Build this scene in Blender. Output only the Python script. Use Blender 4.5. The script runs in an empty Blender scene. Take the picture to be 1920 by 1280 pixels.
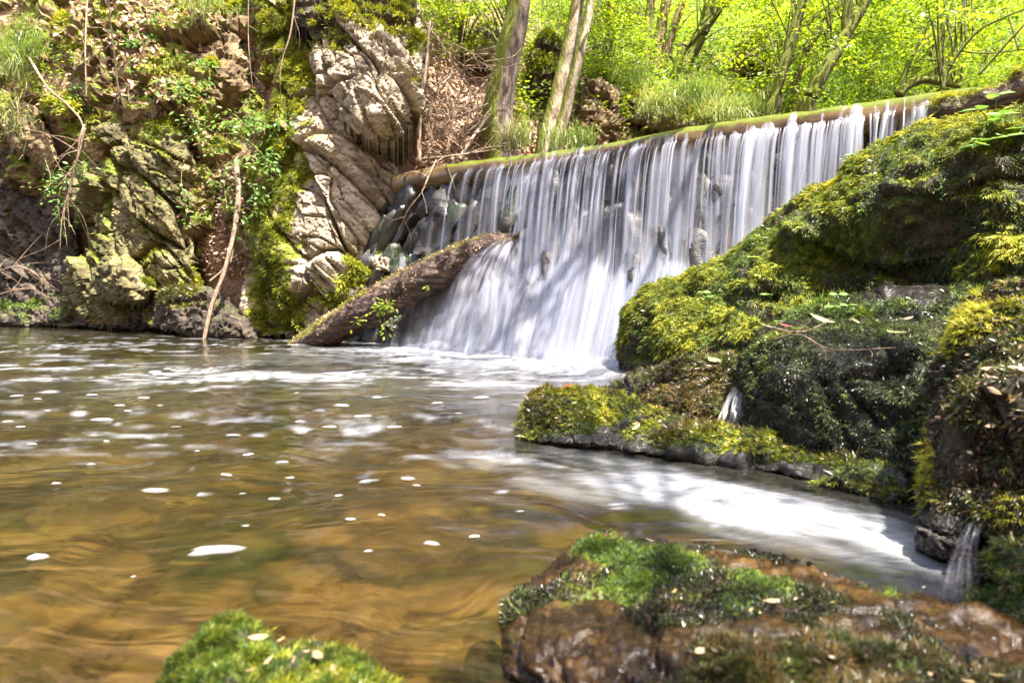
import bpy, math
import numpy as np
R = math.radians
sc = bpy.context.scene
COL = sc.collection

# ------------------------------------------------------------------ camera, sky, sun, exposure
CAMH = 0.6
F = 1280.0            # focal length in photo pixels (1920 wide)
HZ = 540.0            # horizon row in the photo
cd = bpy.data.cameras.new('camera'); cam = bpy.data.objects.new('camera', cd); COL.objects.link(cam)
cam.location = (0, 0, CAMH); cam.rotation_euler = (R(90), 0, 0)
cd.sensor_width = 36; cd.lens = 24; cd.shift_y = -100 / 1920
cd.clip_start = 0.02; cd.clip_end = 500
cd.dof.use_dof = True; cd.dof.focus_distance = 4.6; cd.dof.aperture_fstop = 4.5
sc.camera = cam

SUN = np.array((0.26, -0.26, 0.92)); SUN = SUN / np.linalg.norm(SUN)
world = bpy.data.worlds.new('World'); sc.world = world; world.use_nodes = True
wn = world.node_tree.nodes; bg = wn['Background']; bg.inputs['Strength'].default_value = 0.10
sky = wn.new('ShaderNodeTexSky'); sky.sky_type = 'NISHITA'; sky.sun_disc = False
sky.sun_elevation = math.asin(SUN[2]); sky.sun_rotation = math.atan2(SUN[0], SUN[1])
sky.air_density = 1.0; sky.dust_density = 2.5; sky.ozone_density = 0.6
world.node_tree.links.new(sky.outputs['Color'], bg.inputs['Color'])
sl = bpy.data.lights.new('sun', 'SUN'); sl.energy = 5.0; sl.angle = R(0.5); sl.color = (1.0, 0.94, 0.84)
so = bpy.data.objects.new('sun', sl); COL.objects.link(so)
from mathutils import Vector
so.rotation_euler = Vector(-SUN).to_track_quat('-Z', 'Y').to_euler()
sc.view_settings.view_transform = 'Standard'; sc.view_settings.look = 'None'
sc.view_settings.exposure = 2.3; sc.view_settings.gamma = 1.0
sc.render.engine = 'CYCLES'
cy = sc.cycles
cy.use_denoising = True
try: cy.denoiser = 'OPENIMAGEDENOISE'
except Exception: pass
cy.max_bounces = 8; cy.diffuse_bounces = 4; cy.glossy_bounces = 3; cy.transmission_bounces = 4
cy.transparent_max_bounces = 28; cy.caustics_reflective = False; cy.caustics_refractive = False
cy.sample_clamp_indirect = 6.0; cy.use_adaptive_sampling = True; cy.adaptive_threshold = 0.015

# ------------------------------------------------------------------ helpers: projection, noise, meshes
rng = np.random.default_rng(7)
def P(px, py, Y):
    px, py, Y = np.broadcast_arrays(np.asarray(px, float), np.asarray(py, float), np.asarray(Y, float))
    return np.stack([(px - 960) / F * Y, Y, CAMH + (HZ - py) / F * Y], -1)
def Wp(px, py, z=0.0):                         # point of the plane at height z seen at this pixel
    return P(px, py, F * (CAMH - z) / (py - HZ))
def nrm(v): return v / (np.linalg.norm(v, axis=-1, keepdims=True) + 1e-12)
def sstep(a, b, x):
    t = np.clip((x - a) / (b - a), 0, 1); return t * t * (3 - 2 * t)
def hsh(ix, iy, iz, seed=0):
    n = (ix.astype(np.int64) * 374761393 + iy.astype(np.int64) * 668265263 + iz.astype(np.int64) * 2147483647 + seed * 974634777) & 0xffffffff
    n = ((n ^ (n >> 13)) * 1274126177) & 0xffffffff
    n = ((n ^ (n >> 16)) * 2246822519) & 0xffffffff
    n = n ^ (n >> 15)
    return (n & 0xffffff) / float(0x1000000)
def vn(p, seed=0):
    i = np.floor(p); f = p - i; i = i.astype(np.int64); f = f * f * f * (f * (f * 6 - 15) + 10)
    r = 0
    for dx in (0, 1):
        for dy in (0, 1):
            for dz in (0, 1):
                w = (f[..., 0] if dx else 1 - f[..., 0]) * (f[..., 1] if dy else 1 - f[..., 1]) * (f[..., 2] if dz else 1 - f[..., 2])
                r = r + w * hsh(i[..., 0] + dx, i[..., 1] + dy, i[..., 2] + dz, seed)
    return r * 2 - 1
def fbm(p, oct=4, seed=0, gain=.5):
    a, s, r, m = 1., 1., 0, 0
    for o in range(oct):
        r = r + a * vn(p * s + o * 17.3, seed + o); m += a; a *= gain; s *= 2.03
    return r / m
def worley(p, seed=0):
    i = np.floor(p).astype(np.int64); n = len(p)
    F1 = np.full(n, 9.); F2 = np.full(n, 9.); C = np.zeros((n, 3)); ID = np.zeros((n, 3), np.int64)
    for dx in (-1, 0, 1):
        for dy in (-1, 0, 1):
            for dz in (-1, 0, 1):
                c = i + (dx, dy, dz)
                q = c + np.stack([hsh(c[:, 0], c[:, 1], c[:, 2], seed + k) for k in (1, 2, 3)], -1)
                d = np.linalg.norm(p - q, axis=1)
                m = d < F1
                F2 = np.where(m, F1, np.minimum(F2, d)); F1 = np.where(m, d, F1)
                C[m] = q[m]; ID[m] = c[m]
    return F1, F2, C, ID
def craggy(p, amp, scale, grain=45, seed=0, tilt=.9, crack=.5, elong=(.4, 1., 1.7), small=1.):
    a = R(grain); e1 = np.array((math.cos(a), .25, -math.sin(a))); e1 /= np.linalg.norm(e1)
    e2 = np.cross(e1, (0, 0, 1.)); e2 /= np.linalg.norm(e2); e3 = np.cross(e1, e2)
    B = np.stack([e1, e2, e3], 0)
    tot = 0
    for k, (am, scl) in enumerate(((1., 1.), (.45 * small, 2.6), (.2 * small, 6.))):
        q = (p @ B.T) * scale * scl * np.array(elong)
        q = q + .16 * np.stack([fbm(q * .8, 2, seed + 31 + j) for j in range(3)], -1)
        f1, f2, C, ID = worley(q, seed + 10 * k)
        h = hsh(ID[:, 0], ID[:, 1], ID[:, 2], seed + 77)
        tv = np.stack([hsh(ID[:, 0], ID[:, 1], ID[:, 2], seed + 80 + j) for j in range(3)], -1) - .5
        d = (h - .5) + tilt * (1 if k == 0 else .55) * np.sum(tv * (q - C), 1) * 1.4 - crack * np.exp(-((f2 - f1) / .05) ** 2)
        tot = tot + am * d
    return amp * (tot + .25 * small * fbm(p * scale * 5, 4, seed + 5))

def mesh_np(name, V, faces, attrs=None, smooth=False):
    """faces: list of int arrays (n,3)/(n,4); attrs: {name: per-vertex float}"""
    me = bpy.data.meshes.new(name)
    V = np.ascontiguousarray(V, np.float32); faces = [np.asarray(f, np.int32) for f in faces if len(f)]
    me.vertices.add(len(V)); me.vertices.foreach_set('co', V.ravel())
    nl = sum(f.size for f in faces); npol = sum(len(f) for f in faces)
    me.loops.add(nl); me.polygons.add(npol)
    me.loops.foreach_set('vertex_index', np.concatenate([f.ravel() for f in faces]))
    tot = np.concatenate([np.full(len(f), f.shape[1], np.int32) for f in faces])
    st = np.concatenate([[0], np.cumsum(tot)[:-1]]).astype(np.int32)
    me.polygons.foreach_set('loop_start', st)
    me.polygons.foreach_set('use_smooth', np.full(npol, bool(smooth)))
    me.update(calc_edges=True); me.validate()
    for k, v in (attrs or {}).items():
        a = me.attributes.new(k, 'FLOAT', 'POINT'); a.data.foreach_set('value', np.ascontiguousarray(v, np.float32))
    return me
def link(name, me, mat, parent=None, loc=None):
    o = bpy.data.objects.new(name, me); COL.objects.link(o)
    if mat is not None and me is not None and not me.materials: me.materials.append(mat)
    if parent is not None: o.parent = parent
    if loc is not None: o.location = loc
    return o
def tag(o, label=None, cat=None, group=None, kind=None):
    if label: o['label'] = label
    if cat: o['category'] = cat
    if group: o['group'] = group
    if kind: o['kind'] = kind
    return o
def thing(name, label, cat, loc, group=None):
    o = bpy.data.objects.new(name, None); COL.objects.link(o); o.empty_display_size = .1
    o.location = tuple(float(c) for c in loc)
    return tag(o, label, cat, group)
def vnormals(V, faces):
    N = np.zeros_like(V)
    for f in faces:
        if not len(f): continue
        n = np.cross(V[f[:, 1]] - V[f[:, 0]], V[f[:, 2]] - V[f[:, 0]])
        if f.shape[1] == 4: n = n + np.cross(V[f[:, 2]] - V[f[:, 0]], V[f[:, 3]] - V[f[:, 0]])
        for k in range(f.shape[1]): np.add.at(N, f[:, k], n)
    return nrm(N)
class MB:                                      # collects vertices and faces for one mesh
    def __init__(s): s.V = []; s.T = []; s.Q = []; s.A = []; s.n = 0
    def add(s, V, T=None, Q=None, a=None):
        V = np.asarray(V, float)
        if T is not None and len(T): s.T.append(np.asarray(T) + s.n)
        if Q is not None and len(Q): s.Q.append(np.asarray(Q) + s.n)
        s.V.append(V); s.A.append(np.broadcast_to(np.asarray(.5 if a is None else a, float), (len(V),))); s.n += len(V)
    def mesh(s, name, loc=(0, 0, 0), smooth=False, attr='rnd'):
        f = []
        if s.T: f.append(np.concatenate(s.T))
        if s.Q: f.append(np.concatenate(s.Q))
        return mesh_np(name, np.concatenate(s.V) - np.asarray(loc), f, {attr: np.concatenate(s.A)}, smooth)
def rand_unit(n): return nrm(rng.normal(size=(n, 3)))
def place(tv, tf, pos, ax, up, size, rnd, wid=None):
    """copies of a template (x along ax, z along up) baked into arrays"""
    ax = nrm(ax); sd = nrm(np.cross(up, ax)); up = np.cross(ax, sd)
    k = len(tv); n = len(pos); s = np.asarray(size)[:, None, None]
    w = s if wid is None else np.asarray(wid)[:, None, None]
    V = pos[:, None] + s * tv[None, :, 0:1] * ax[:, None] + w * tv[None, :, 1:2] * sd[:, None] + s * tv[None, :, 2:3] * up[:, None]
    Fc = (np.asarray(tf)[None] + (np.arange(n) * k)[:, None, None]).reshape(-1, np.asarray(tf).shape[1])
    return V.reshape(-1, 3), Fc, np.repeat(rnd, k)
# templates ---------------------------------------------------------------
LEAF_V = np.array([(0, 0, 0), (.3, .27, .05), (.7, .23, .04), (1, 0, -.06), (.7, -.23, .04), (.3, -.27, .05), (.5, 0, -.02)])
LEAF_F = np.array([(0, 6, 1), (1, 6, 2), (2, 6, 3), (3, 6, 4), (4, 6, 5), (5, 6, 0)])
KITE_V = np.array([(0, 0, 0), (.45, .3, .04), (1, 0, -.05), (.45, -.3, .04)]); KITE_F = np.array([(0, 2, 1), (0, 3, 2)])
SLIM_V = KITE_V * np.array((1.1, .5, 1.))
def frond():
    V, T = [], []
    def kite(b, d, L, w):
        b = np.array(b); d = np.array(d); d = d / np.linalg.norm(d); s = np.cross((0, 0, 1), d)
        n = len(V); V.extend([b, b + d * L * .4 + s * w, b + d * L + np.array((0, 0, -.1 * L)), b + d * L * .4 - s * w])
        T.extend([(n, n + 2, n + 1), (n, n + 3, n + 2)])
    kite((0, 0, 0), (1, 0, .12), 1.15, .075)
    for x_, sg, L_ in ((.2, 1, .62), (.34, -1, .58)):
        n = len(V); V.extend([np.array((x_, 0, .03)), np.array((x_ + L_ * .28, sg * L_ * .42, .05)), np.array((x_ + L_ * .82, sg * L_ * .58, .0))]); T.append((n, n + 2, n + 1) if sg > 0 else (n, n + 1, n + 2))
    return np.array(V), np.array(T)
FR_V, FR_F = frond()
BL_V = np.array([(0, -.5, 0), (0, .5, 0), (.4, -.42, .22), (.4, .42, .22), (.75, -.28, .16), (.75, .28, .16), (1, 0, -.08)])
BL_F3 = np.array([(0, 3, 1), (0, 2, 3), (2, 5, 3), (2, 4, 5), (4, 6, 5)])
def smooth_path(pts, rad, n):
    pts = np.asarray(pts, float); rad = np.asarray(rad, float)
    if len(pts) < 3:
        t = np.linspace(0, 1, n)[:, None]; return pts[0] * (1 - t) + pts[-1] * t, rad[0] * (1 - t[:, 0]) + rad[-1] * t[:, 0]
    p = np.vstack([2 * pts[0] - pts[1], pts, 2 * pts[-1] - pts[-2]])
    u = np.linspace(0, len(pts) - 1 - 1e-6, n); i = u.astype(int); t = (u - i)[:, None]
    a, b, c, d = p[i], p[i + 1], p[i + 2], p[i + 3]
    out = .5 * (2 * b + (c - a) * t + (2 * a - 5 * b + 4 * c - d) * t * t + (3 * b - a - 3 * c + d) * t ** 3)
    return out, np.interp(u, np.arange(len(rad)), rad)
def tube(mb, pts, rad, n=16, k=8, rough=0., seed=0, a=.5, cap=True, rscale=6., ridge=0.):
    p, r = smooth_path(pts, rad, n)
    t = nrm(np.gradient(p, axis=0)); ref = np.where(np.abs(t[:, 2:3]) > .9, np.array((1., 0, 0)), np.array((0, 0, 1.)))
    s = nrm(np.cross(t, ref)); q = np.cross(t, s)
    an = np.linspace(0, 2 * np.pi, k, endpoint=False)
    ring = np.cos(an)[None, :, None] * s[:, None] + np.sin(an)[None, :, None] * q[:, None]
    V = p[:, None] + ring * r[:, None, None]
    if rough:
        flat = V.reshape(-1, 3); d = fbm(flat * rscale, 3, seed).reshape(n, k) + .5 * fbm(flat * rscale * np.array((2.5, 2.5, .6)), 2, seed + 3).reshape(n, k)
        V = V + ring * (d * rough * r[:, None])[..., None]
    if ridge:
        aa = np.stack([np.broadcast_to(np.cos(an) * 3.2, (n, k)), np.broadcast_to(np.sin(an) * 3.2, (n, k)), np.broadcast_to((np.arange(n) * 6. / n)[:, None], (n, k))], -1)
        V = V + ring * (ridge * r[:, None] * (np.abs(fbm(aa, 3, seed + 7)) * -2 + .5 * fbm(aa * np.array((2.5, 2.5, 4)), 2, seed + 8)))[..., None]
    V = V.reshape(-1, 3)
    i, j = np.meshgrid(np.arange(n - 1), np.arange(k), indexing='ij'); j2 = (j + 1) % k
    Q = np.stack([i * k + j, i * k + j2, (i + 1) * k + j2, (i + 1) * k + j], -1).reshape(-1, 4)
    T = []
    if cap:
        V = np.vstack([V, p[0] - t[0] * r[0] * .15, p[-1] + t[-1] * r[-1] * .15])
        j = np.arange(k); T = np.vstack([np.stack([np.full(k, n * k), (j + 1) % k, j], -1), np.stack([np.full(k, n * k + 1), (n - 1) * k + j, (n - 1) * k + (j + 1) % k], -1)])
    if callable(a):
        an_ = np.vstack([ring.reshape(-1, 3), -t[:1], t[-1:]]) if cap else ring.reshape(-1, 3)
        a = a(V, an_)
    mb.add(V, T, Q, a)
    return p, r

# ------------------------------------------------------------------ materials
def mat(name):
    m = bpy.data.materials.new(name); m.use_nodes = True
    nt = m.node_tree; nt.nodes.clear()
    return m, nt
def nd(nt, t, ins=None, **kw):
    n = nt.nodes.new(t)
    for k, v in kw.items(): setattr(n, k, v)
    for k, v in (ins or {}).items():
        s = n.inputs[k]
        if isinstance(v, bpy.types.NodeSocket): nt.links.new(v, s)
        else: s.default_value = (*v, 1) if isinstance(v, tuple) and len(v) == 3 and s.type == 'RGBA' else v
    return n
def ramp(nt, fac, stops):
    n = nt.nodes.new('ShaderNodeValToRGB'); nt.links.new(fac, n.inputs[0]); e = n.color_ramp.elements
    while len(e) < len(stops): e.new(.5)
    for el, (p, c) in zip(e, stops): el.position = p; el.color = (*c, 1) if len(c) == 3 else c
    return n.outputs[0]
def noise(nt, co, scale, detail=4, rough=.55, dist=0.):
    return nd(nt, 'ShaderNodeTexNoise', {'Vector': co, 'Scale': scale, 'Detail': detail, 'Roughness': rough, 'Distortion': dist}).outputs['Fac']
def mixc(nt, f, a, b):
    n = nt.nodes.new('ShaderNodeMix'); n.data_type = 'RGBA'
    for i, v in ((0, f), (6, a), (7, b)):
        s = n.inputs[i]
        if isinstance(v, bpy.types.NodeSocket): nt.links.new(v, s)
        else: s.default_value = v if i == 0 else (*v, 1)
    return n.outputs[2]
def math_(nt, op, a, b=0., clamp=False):
    n = nt.nodes.new('ShaderNodeMath'); n.operation = op; n.use_clamp = clamp
    for i, v in ((0, a), (1, b)):
        if isinstance(v, bpy.types.NodeSocket): nt.links.new(v, n.inputs[i])
        else: n.inputs[i].default_value = v
    return n.outputs[0]
def outp(nt, sh): nd(nt, 'ShaderNodeOutputMaterial', {'Surface': sh})
def geo_pos(nt): return nd(nt, 'ShaderNodeNewGeometry').outputs['Position']
def attr(nt, name): return nd(nt, 'ShaderNodeAttribute', attribute_name=name).outputs['Fac']

def rock_mat(name, c0, c1, c2, moss0, moss1, rough=(.75, .95), sc_=1., bump=.5, spec=.4, grain=45, wetpatch=0.):
    m, nt = mat(name); co = geo_pos(nt)
    mp = nd(nt, 'ShaderNodeMapping', {'Vector': co, 'Rotation': (0, R(grain), R(12)), 'Scale': (.35, 1., 1.6)}).outputs[0]
    n1 = noise(nt, co, 2.2 * sc_, 6, .62, .4); n2 = noise(nt, mp, 9 * sc_, 6, .65, .3); n3 = noise(nt, co, 38 * sc_, 4, .6)
    col = ramp(nt, n1, [(.3, c0), (.5, c1), (.68, c2)])
    col = mixc(nt, math_(nt, 'MULTIPLY', ramp(nt, n2, [(.42, (1, 1, 1)), (.56, (0, 0, 0))]), .5), col, tuple(x * .42 for x in c0))
    col = mixc(nt, math_(nt, 'MULTIPLY', ramp(nt, n3, [(.55, (0, 0, 0)), (.72, (1, 1, 1))]), .35), col, tuple(min(1, x * 1.35) for x in c2))
    mm = attr(nt, 'moss'); mn = noise(nt, co, 16 * sc_, 5, .7)
    mk = math_(nt, 'MULTIPLY', math_(nt, 'SUBTRACT', math_(nt, 'ADD', mm, math_(nt, 'MULTIPLY', mn, .9)), .72), 5., True)
    mcol = mixc(nt, ramp(nt, noise(nt, co, 7 * sc_, 5, .7), [(.35, (0, 0, 0)), (.65, (1, 1, 1))]), moss0, moss1)
    col = mixc(nt, mk, col, mcol)
    if name == 'dark_mossy_stone':
        al = math_(nt, 'MULTIPLY', attr(nt, 'algae'), ramp(nt, noise(nt, co, 9., 5, .65), [(.35, (.25,) * 3), (.6, (1,) * 3)]), True)
        col = mixc(nt, al, col, mixc(nt, noise(nt, co, 5., 4, .6), (.06, .11, .008), (.22, .30, .02)))
    b1 = nd(nt, 'ShaderNodeBump', {'Height': n2, 'Strength': bump, 'Distance': .05 / sc_}).outputs[0]
    b2 = nd(nt, 'ShaderNodeBump', {'Height': n3, 'Strength': bump, 'Distance': .02 / sc_, 'Normal': b1}).outputs[0]
    rg = ramp(nt, n2, [(.3, (rough[0],) * 3), (.7, (rough[1],) * 3)])
    if wetpatch:
        w = ramp(nt, noise(nt, co, 5 * sc_, 4, .6, .5), [(.5 - .1 * wetpatch, (1, 1, 1)), (.58, (0, 0, 0))])
        rg = mixc(nt, w, rg, (.12, .12, .12))
    p = nd(nt, 'ShaderNodeBsdfPrincipled', {'Base Color': col, 'Roughness': rg, 'Normal': b2, 'Specular IOR Level': spec})
    outp(nt, p.outputs[0]); return m
def leaf_mat(name, stops, trans, tmul=(1.6, 1.5, 1.), gloss=.06, rough=.45, vein=True):
    m, nt = mat(name); f = attr(nt, 'rnd')
    col = ramp(nt, f, stops)
    tc = nd(nt, 'ShaderNodeMix', data_type='RGBA', blend_type='MULTIPLY'); tc.inputs[0].default_value = 1
    nt.links.new(col, tc.inputs[6]); tc.inputs[7].default_value = (*tmul, 1)
    d = nd(nt, 'ShaderNodeBsdfDiffuse', {'Color': col}).outputs[0]
    t = nd(nt, 'ShaderNodeBsdfTranslucent', {'Color': tc.outputs[2]}).outputs[0]
    g = nd(nt, 'ShaderNodeBsdfGlossy', {'Color': (1., 1., 1.), 'Roughness': rough}).outputs[0]
    a = nd(nt, 'ShaderNodeMixShader', {0: trans, 1: d, 2: t}).outputs[0]
    fr = nd(nt, 'ShaderNodeFresnel', {'IOR': 1.4}).outputs[0]
    b = nd(nt, 'ShaderNodeMixShader', {0: math_(nt, 'ADD', math_(nt, 'MULTIPLY', fr, gloss * 4), gloss * .3, True), 1: a, 2: g}).outputs[0]
    outp(nt, b); return m
M = {}
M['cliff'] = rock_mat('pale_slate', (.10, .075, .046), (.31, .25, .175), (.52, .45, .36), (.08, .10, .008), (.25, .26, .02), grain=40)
M['cliff_warm'] = rock_mat('ochre_slate', (.055, .036, .016), (.16, .105, .048), (.33, .24, .13), (.07, .095, .007), (.21, .235, .018), grain=20)
M['slate_green'] = rock_mat('olive_slate', (.05, .042, .016), (.13, .11, .04), (.28, .225, .12), (.065, .09, .007), (.18, .21, .018), grain=45)
M['slate_dark_shade'] = rock_mat('dark_slate_with_shade', (.020, .014, .010), (.055, .040, .028), (.13, .10, .075), (.05, .07, .01), (.13, .15, .02), grain=40)  # dark stone, darkened further to put shade into its colour
M['wet_stone'] = rock_mat('wet_stone', (.008, .007, .007), (.022, .018, .016), (.055, .043, .036), (.015, .035, .006), (.035, .07, .010), rough=(.22, .6), sc_=2., spec=.6, bump=.4)
M['wet_brown'] = rock_mat('wet_brown_stone', (.006, .003, .0012), (.025, .012, .0035), (.085, .045, .014), (.05, .075, .01), (.13, .16, .02), rough=(.15, .5), sc_=7., spec=.35, bump=.5, grain=8, wetpatch=.3)
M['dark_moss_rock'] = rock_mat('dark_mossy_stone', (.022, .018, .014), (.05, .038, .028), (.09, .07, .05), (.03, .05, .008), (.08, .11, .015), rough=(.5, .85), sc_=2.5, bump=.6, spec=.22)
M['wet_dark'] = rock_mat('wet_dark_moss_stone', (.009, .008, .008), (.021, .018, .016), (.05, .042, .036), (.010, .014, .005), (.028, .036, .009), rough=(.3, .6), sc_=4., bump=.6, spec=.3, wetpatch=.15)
M['moss_gold'] = leaf_mat('gold_green_moss', [(0, (.024, .03, .004)), (.35, (.105, .125, .008)), (.7, (.26, .27, .015)), (1, (.44, .40, .05))], .3, gloss=.03)
M['moss_green'] = leaf_mat('green_moss', [(0, (.012, .022, .004)), (.4, (.045, .085, .008)), (.75, (.11, .17, .014)), (1, (.25, .27, .035))], .3, gloss=.05)
M['moss_wet'] = leaf_mat('wet_dark_moss', [(0, (.006, .007, .005)), (.5, (.022, .024, .012)), (.8, (.055, .07, .018)), (1, (.16, .16, .07))], .2, gloss=.05, rough=.25)
M['moss_rust'] = leaf_mat('rusty_moss', [(0, (.012, .008, .004)), (.4, (.05, .032, .012)), (.75, (.11, .085, .018)), (1, (.25, .15, .06))], .2, gloss=.08, rough=.3)
M['leaf'] = leaf_mat('spring_leaf', [(0, (.035, .075, .004)), (.5, (.17, .265, .012)), (1, (.33, .37, .02))], .55, (1.9, 1.75, .8))
M['leaf_cool'] = leaf_mat('herb_leaf', [(0, (.04, .11, .018)), (.5, (.10, .21, .03)), (1, (.2, .32, .06))], .4, (1.6, 1.5, 1.))
M['grass'] = leaf_mat('grass_blade', [(0, (.08, .14, .02)), (.55, (.17, .26, .04)), (.85, (.32, .33, .12)), (1, (.48, .42, .22))], .4)
M['litter'] = leaf_mat('dead_leaf', [(0, (.12, .07, .04)), (.45, (.33, .20, .13)), (.8, (.50, .35, .25)), (1, (.64, .52, .40))], .15, (1.2, 1., .8), gloss=.05)
def bark_mat(name, c0, c1, c2, m0=(.09, .11, .012), m1=(.2, .22, .03), vs=(1., 1., .18), sc_=14, rough=.85, bump=.7):
    m, nt = mat(name); co = geo_pos(nt)
    mp = nd(nt, 'ShaderNodeMapping', {'Vector': co, 'Scale': vs}).outputs[0]
    n1 = noise(nt, mp, sc_ * 2.2, 5, .65, .4); n2 = noise(nt, co, 3., 4, .6)
    col = ramp(nt, n1, [(.34, c0), (.5, c1), (.66, c2)])
    f = ramp(nt, n2, [(.3, (.65,) * 3), (.7, (1.15,) * 3)])
    mu = nd(nt, 'ShaderNodeMix', data_type='RGBA', blend_type='MULTIPLY'); mu.inputs[0].default_value = 1
    nt.links.new(col, mu.inputs[6]); nt.links.new(f, mu.inputs[7])
    mn = noise(nt, co, 14., 5, .7)
    mk = math_(nt, 'MULTIPLY', math_(nt, 'SUBTRACT', math_(nt, 'ADD', attr(nt, 'rnd'), math_(nt, 'MULTIPLY', mn, 1.1)), .88), 4.5, True)
    col = mixc(nt, mk, mu.outputs[2], mixc(nt, noise(nt, co, 30., 3), m0, m1))
    b = nd(nt, 'ShaderNodeBump', {'Height': n1, 'Strength': bump, 'Distance': .06}).outputs[0]
    outp(nt, nd(nt, 'ShaderNodeBsdfPrincipled', {'Base Color': col, 'Roughness': rough, 'Normal': b, 'Specular IOR Level': .3}).outputs[0]); return m
M['bark'] = bark_mat('grey_bark', (.07, .05, .038), (.19, .145, .115), (.30, .24, .20))
M['bark_pale'] = bark_mat('pale_flaking_bark', (.12, .085, .05), (.38, .30, .21), (.58, .48, .37), sc_=5, vs=(1, 1, .35))
M['bark_brown'] = bark_mat('brown_bark', (.10, .055, .03), (.24, .15, .085), (.36, .24, .15))
M['bark_dark'] = bark_mat('mossy_dark_bark', (.035, .028, .018), (.09, .07, .04), (.16, .13, .07))
M['twig'] = bark_mat('dry_twig', (.16, .10, .07), (.32, .22, .15), (.46, .35, .26), sc_=20)
M['log_wet'] = bark_mat('wet_rotting_log', (.025, .016, .013), (.085, .052, .038), (.22, .15, .11), (.10, .10, .015), (.22, .2, .03), vs=(.5, .5, 1.6), sc_=9, rough=.45, bump=1.)
M['log_crest'] = bark_mat('algae_covered_log', (.05, .03, .013), (.10, .06, .025), (.16, .105, .045), (.06, .07, .010), (.14, .16, .018), vs=(.3, .3, 1.), sc_=4, rough=.22, bump=.15)
def solid(name, c, rough=.7, c2=None, sc_=12.):
    m, nt = mat(name); co = geo_pos(nt)
    col = ramp(nt, noise(nt, co, sc_, 4), [(.35, c), (.65, c2 or tuple(x * 1.5 for x in c))])
    outp(nt, nd(nt, 'ShaderNodeBsdfPrincipled', {'Base Color': col, 'Roughness': rough}).outputs[0]); return m
# ------------------------------------------------------------------ setting: ground, hillside, stream bed, water
def hill_mat():
    m, nt = mat('forest_floor'); co = geo_pos(nt)
    n1 = noise(nt, co, 3., 6, .65, .3); n2 = noise(nt, co, 26., 5, .7)
    lit = ramp(nt, n2, [(.3, (.12, .07, .04)), (.5, (.32, .20, .13)), (.7, (.48, .35, .26))])
    grn = ramp(nt, n2, [(.3, (.03, .05, .008)), (.5, (.09, .14, .015)), (.7, (.2, .25, .03))])
    f = math_(nt, 'MULTIPLY', math_(nt, 'SUBTRACT', math_(nt, 'ADD', attr(nt, 'moss'), n1), .85), 4., True)
    col = mixc(nt, f, lit, grn)
    b = nd(nt, 'ShaderNodeBump', {'Height': n2, 'Strength': .9, 'Distance': .06}).outputs[0]
    outp(nt, nd(nt, 'ShaderNodeBsdfPrincipled', {'Base Color': col, 'Roughness': .9, 'Normal': b, 'Specular IOR Level': .2}).outputs[0]); return m
M['hill'] = hill_mat()
HPY = np.array([660, 560, 480, 350, 230, 100, 0, -200, -700.])
HT = {-900: (13, 13, 13, 13, 13.4, 14, 15, 18, 28), -300: (12.8, 12.8, 12.8, 12.8, 12.6, 13, 13.6, 16.5, 25),
      0: (12, 12, 12, 12, 11.6, 12.1, 12.7, 15, 23), 150: (11.3, 11.3, 11.3, 11.3, 10.7, 11.2, 11.8, 14, 22),
      300: (10.4, 10.4, 10.4, 10.3, 10.1, 10.8, 11.4, 13.5, 21), 430: (9.2, 9.2, 9.1, 9.4, 9.9, 10.4, 11, 13, 21),
      560: (9, 9, 9, 9, 9.3, 9.9, 10.6, 13, 21), 680: (8.9, 8.9, 8.9, 8.8, 9, 9.6, 10.5, 13, 21),
      790: (8.9, 8.9, 8.9, 8.9, 9.1, 10, 11.5, 15, 24), 900: (9, 9, 9, 9, 9.4, 11.2, 13.5, 18, 30),
      1100: (9, 9, 9, 9.2, 10, 13, 16.5, 22, 36), 1400: (9, 9, 9, 9.3, 11, 14.5, 19, 27, 46),
      1900: (7.5, 7.5, 7.5, 8.2, 12, 18, 26, 40, 60), 2500: (5.6, 5.6, 5.6, 6.3, 9, 16, 26, 44, 66), 3400: (4.4, 4.4, 4.4, 5, 8, 15, 26, 44, 66)}
HPX = np.array(sorted(HT)); HD = np.array([HT[k] for k in sorted(HT)])
def hill_depth(px, py):
    px = np.clip(np.asarray(px, float), HPX[0], HPX[-1]); py = np.clip(np.asarray(py, float), -700, 660)
    i = np.clip(np.searchsorted(HPX, px, side='right') - 1, 0, len(HPX) - 2); u = (px - HPX[i]) / (HPX[i + 1] - HPX[i])
    u = u * u * (3 - 2 * u)
    yr = HPY[::-1]; jr = np.clip(np.searchsorted(yr, py, side='right') - 1, 0, len(yr) - 2); v = (py - yr[jr]) / (yr[jr + 1] - yr[jr])
    D = HD[:, ::-1]
    return (D[i, jr] * (1 - u) + D[i + 1, jr] * u) * (1 - v) + (D[i, jr + 1] * (1 - u) + D[i + 1, jr + 1] * u) * v
def hill_point(px, py):
    p = P(px, py, hill_depth(px, py))
    d = .16 * fbm(p * 1.1, 4, 3) + .05 * fbm(p * 4., 3, 9)
    return p + d[..., None] * np.array((0, -.6, .8))
gx, gy = np.meshgrid(np.arange(-900, 3401, 18.), np.concatenate([np.arange(-700, -60, 25.), np.arange(-60, 661, 9.)]))
hv = hill_point(gx, gy).reshape(-1, 3); nr, nc = gx.shape
ii, jj = np.meshgrid(np.arange(nr - 1), np.arange(nc - 1), indexing='ij')
HQ = np.stack([(ii + 1) * nc + jj, (ii + 1) * nc + jj + 1, ii * nc + jj + 1, ii * nc + jj], -1).reshape(-1, 4)
gpx = gx.ravel(); gpy = gy.ravel()
hgreen = sstep(820, 1150, gpx) * .5 + .08 + .25 * sstep(300, -100, gpy) * sstep(500, 900, gpx) + .35 * sstep(60, -40, gpx)
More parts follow.
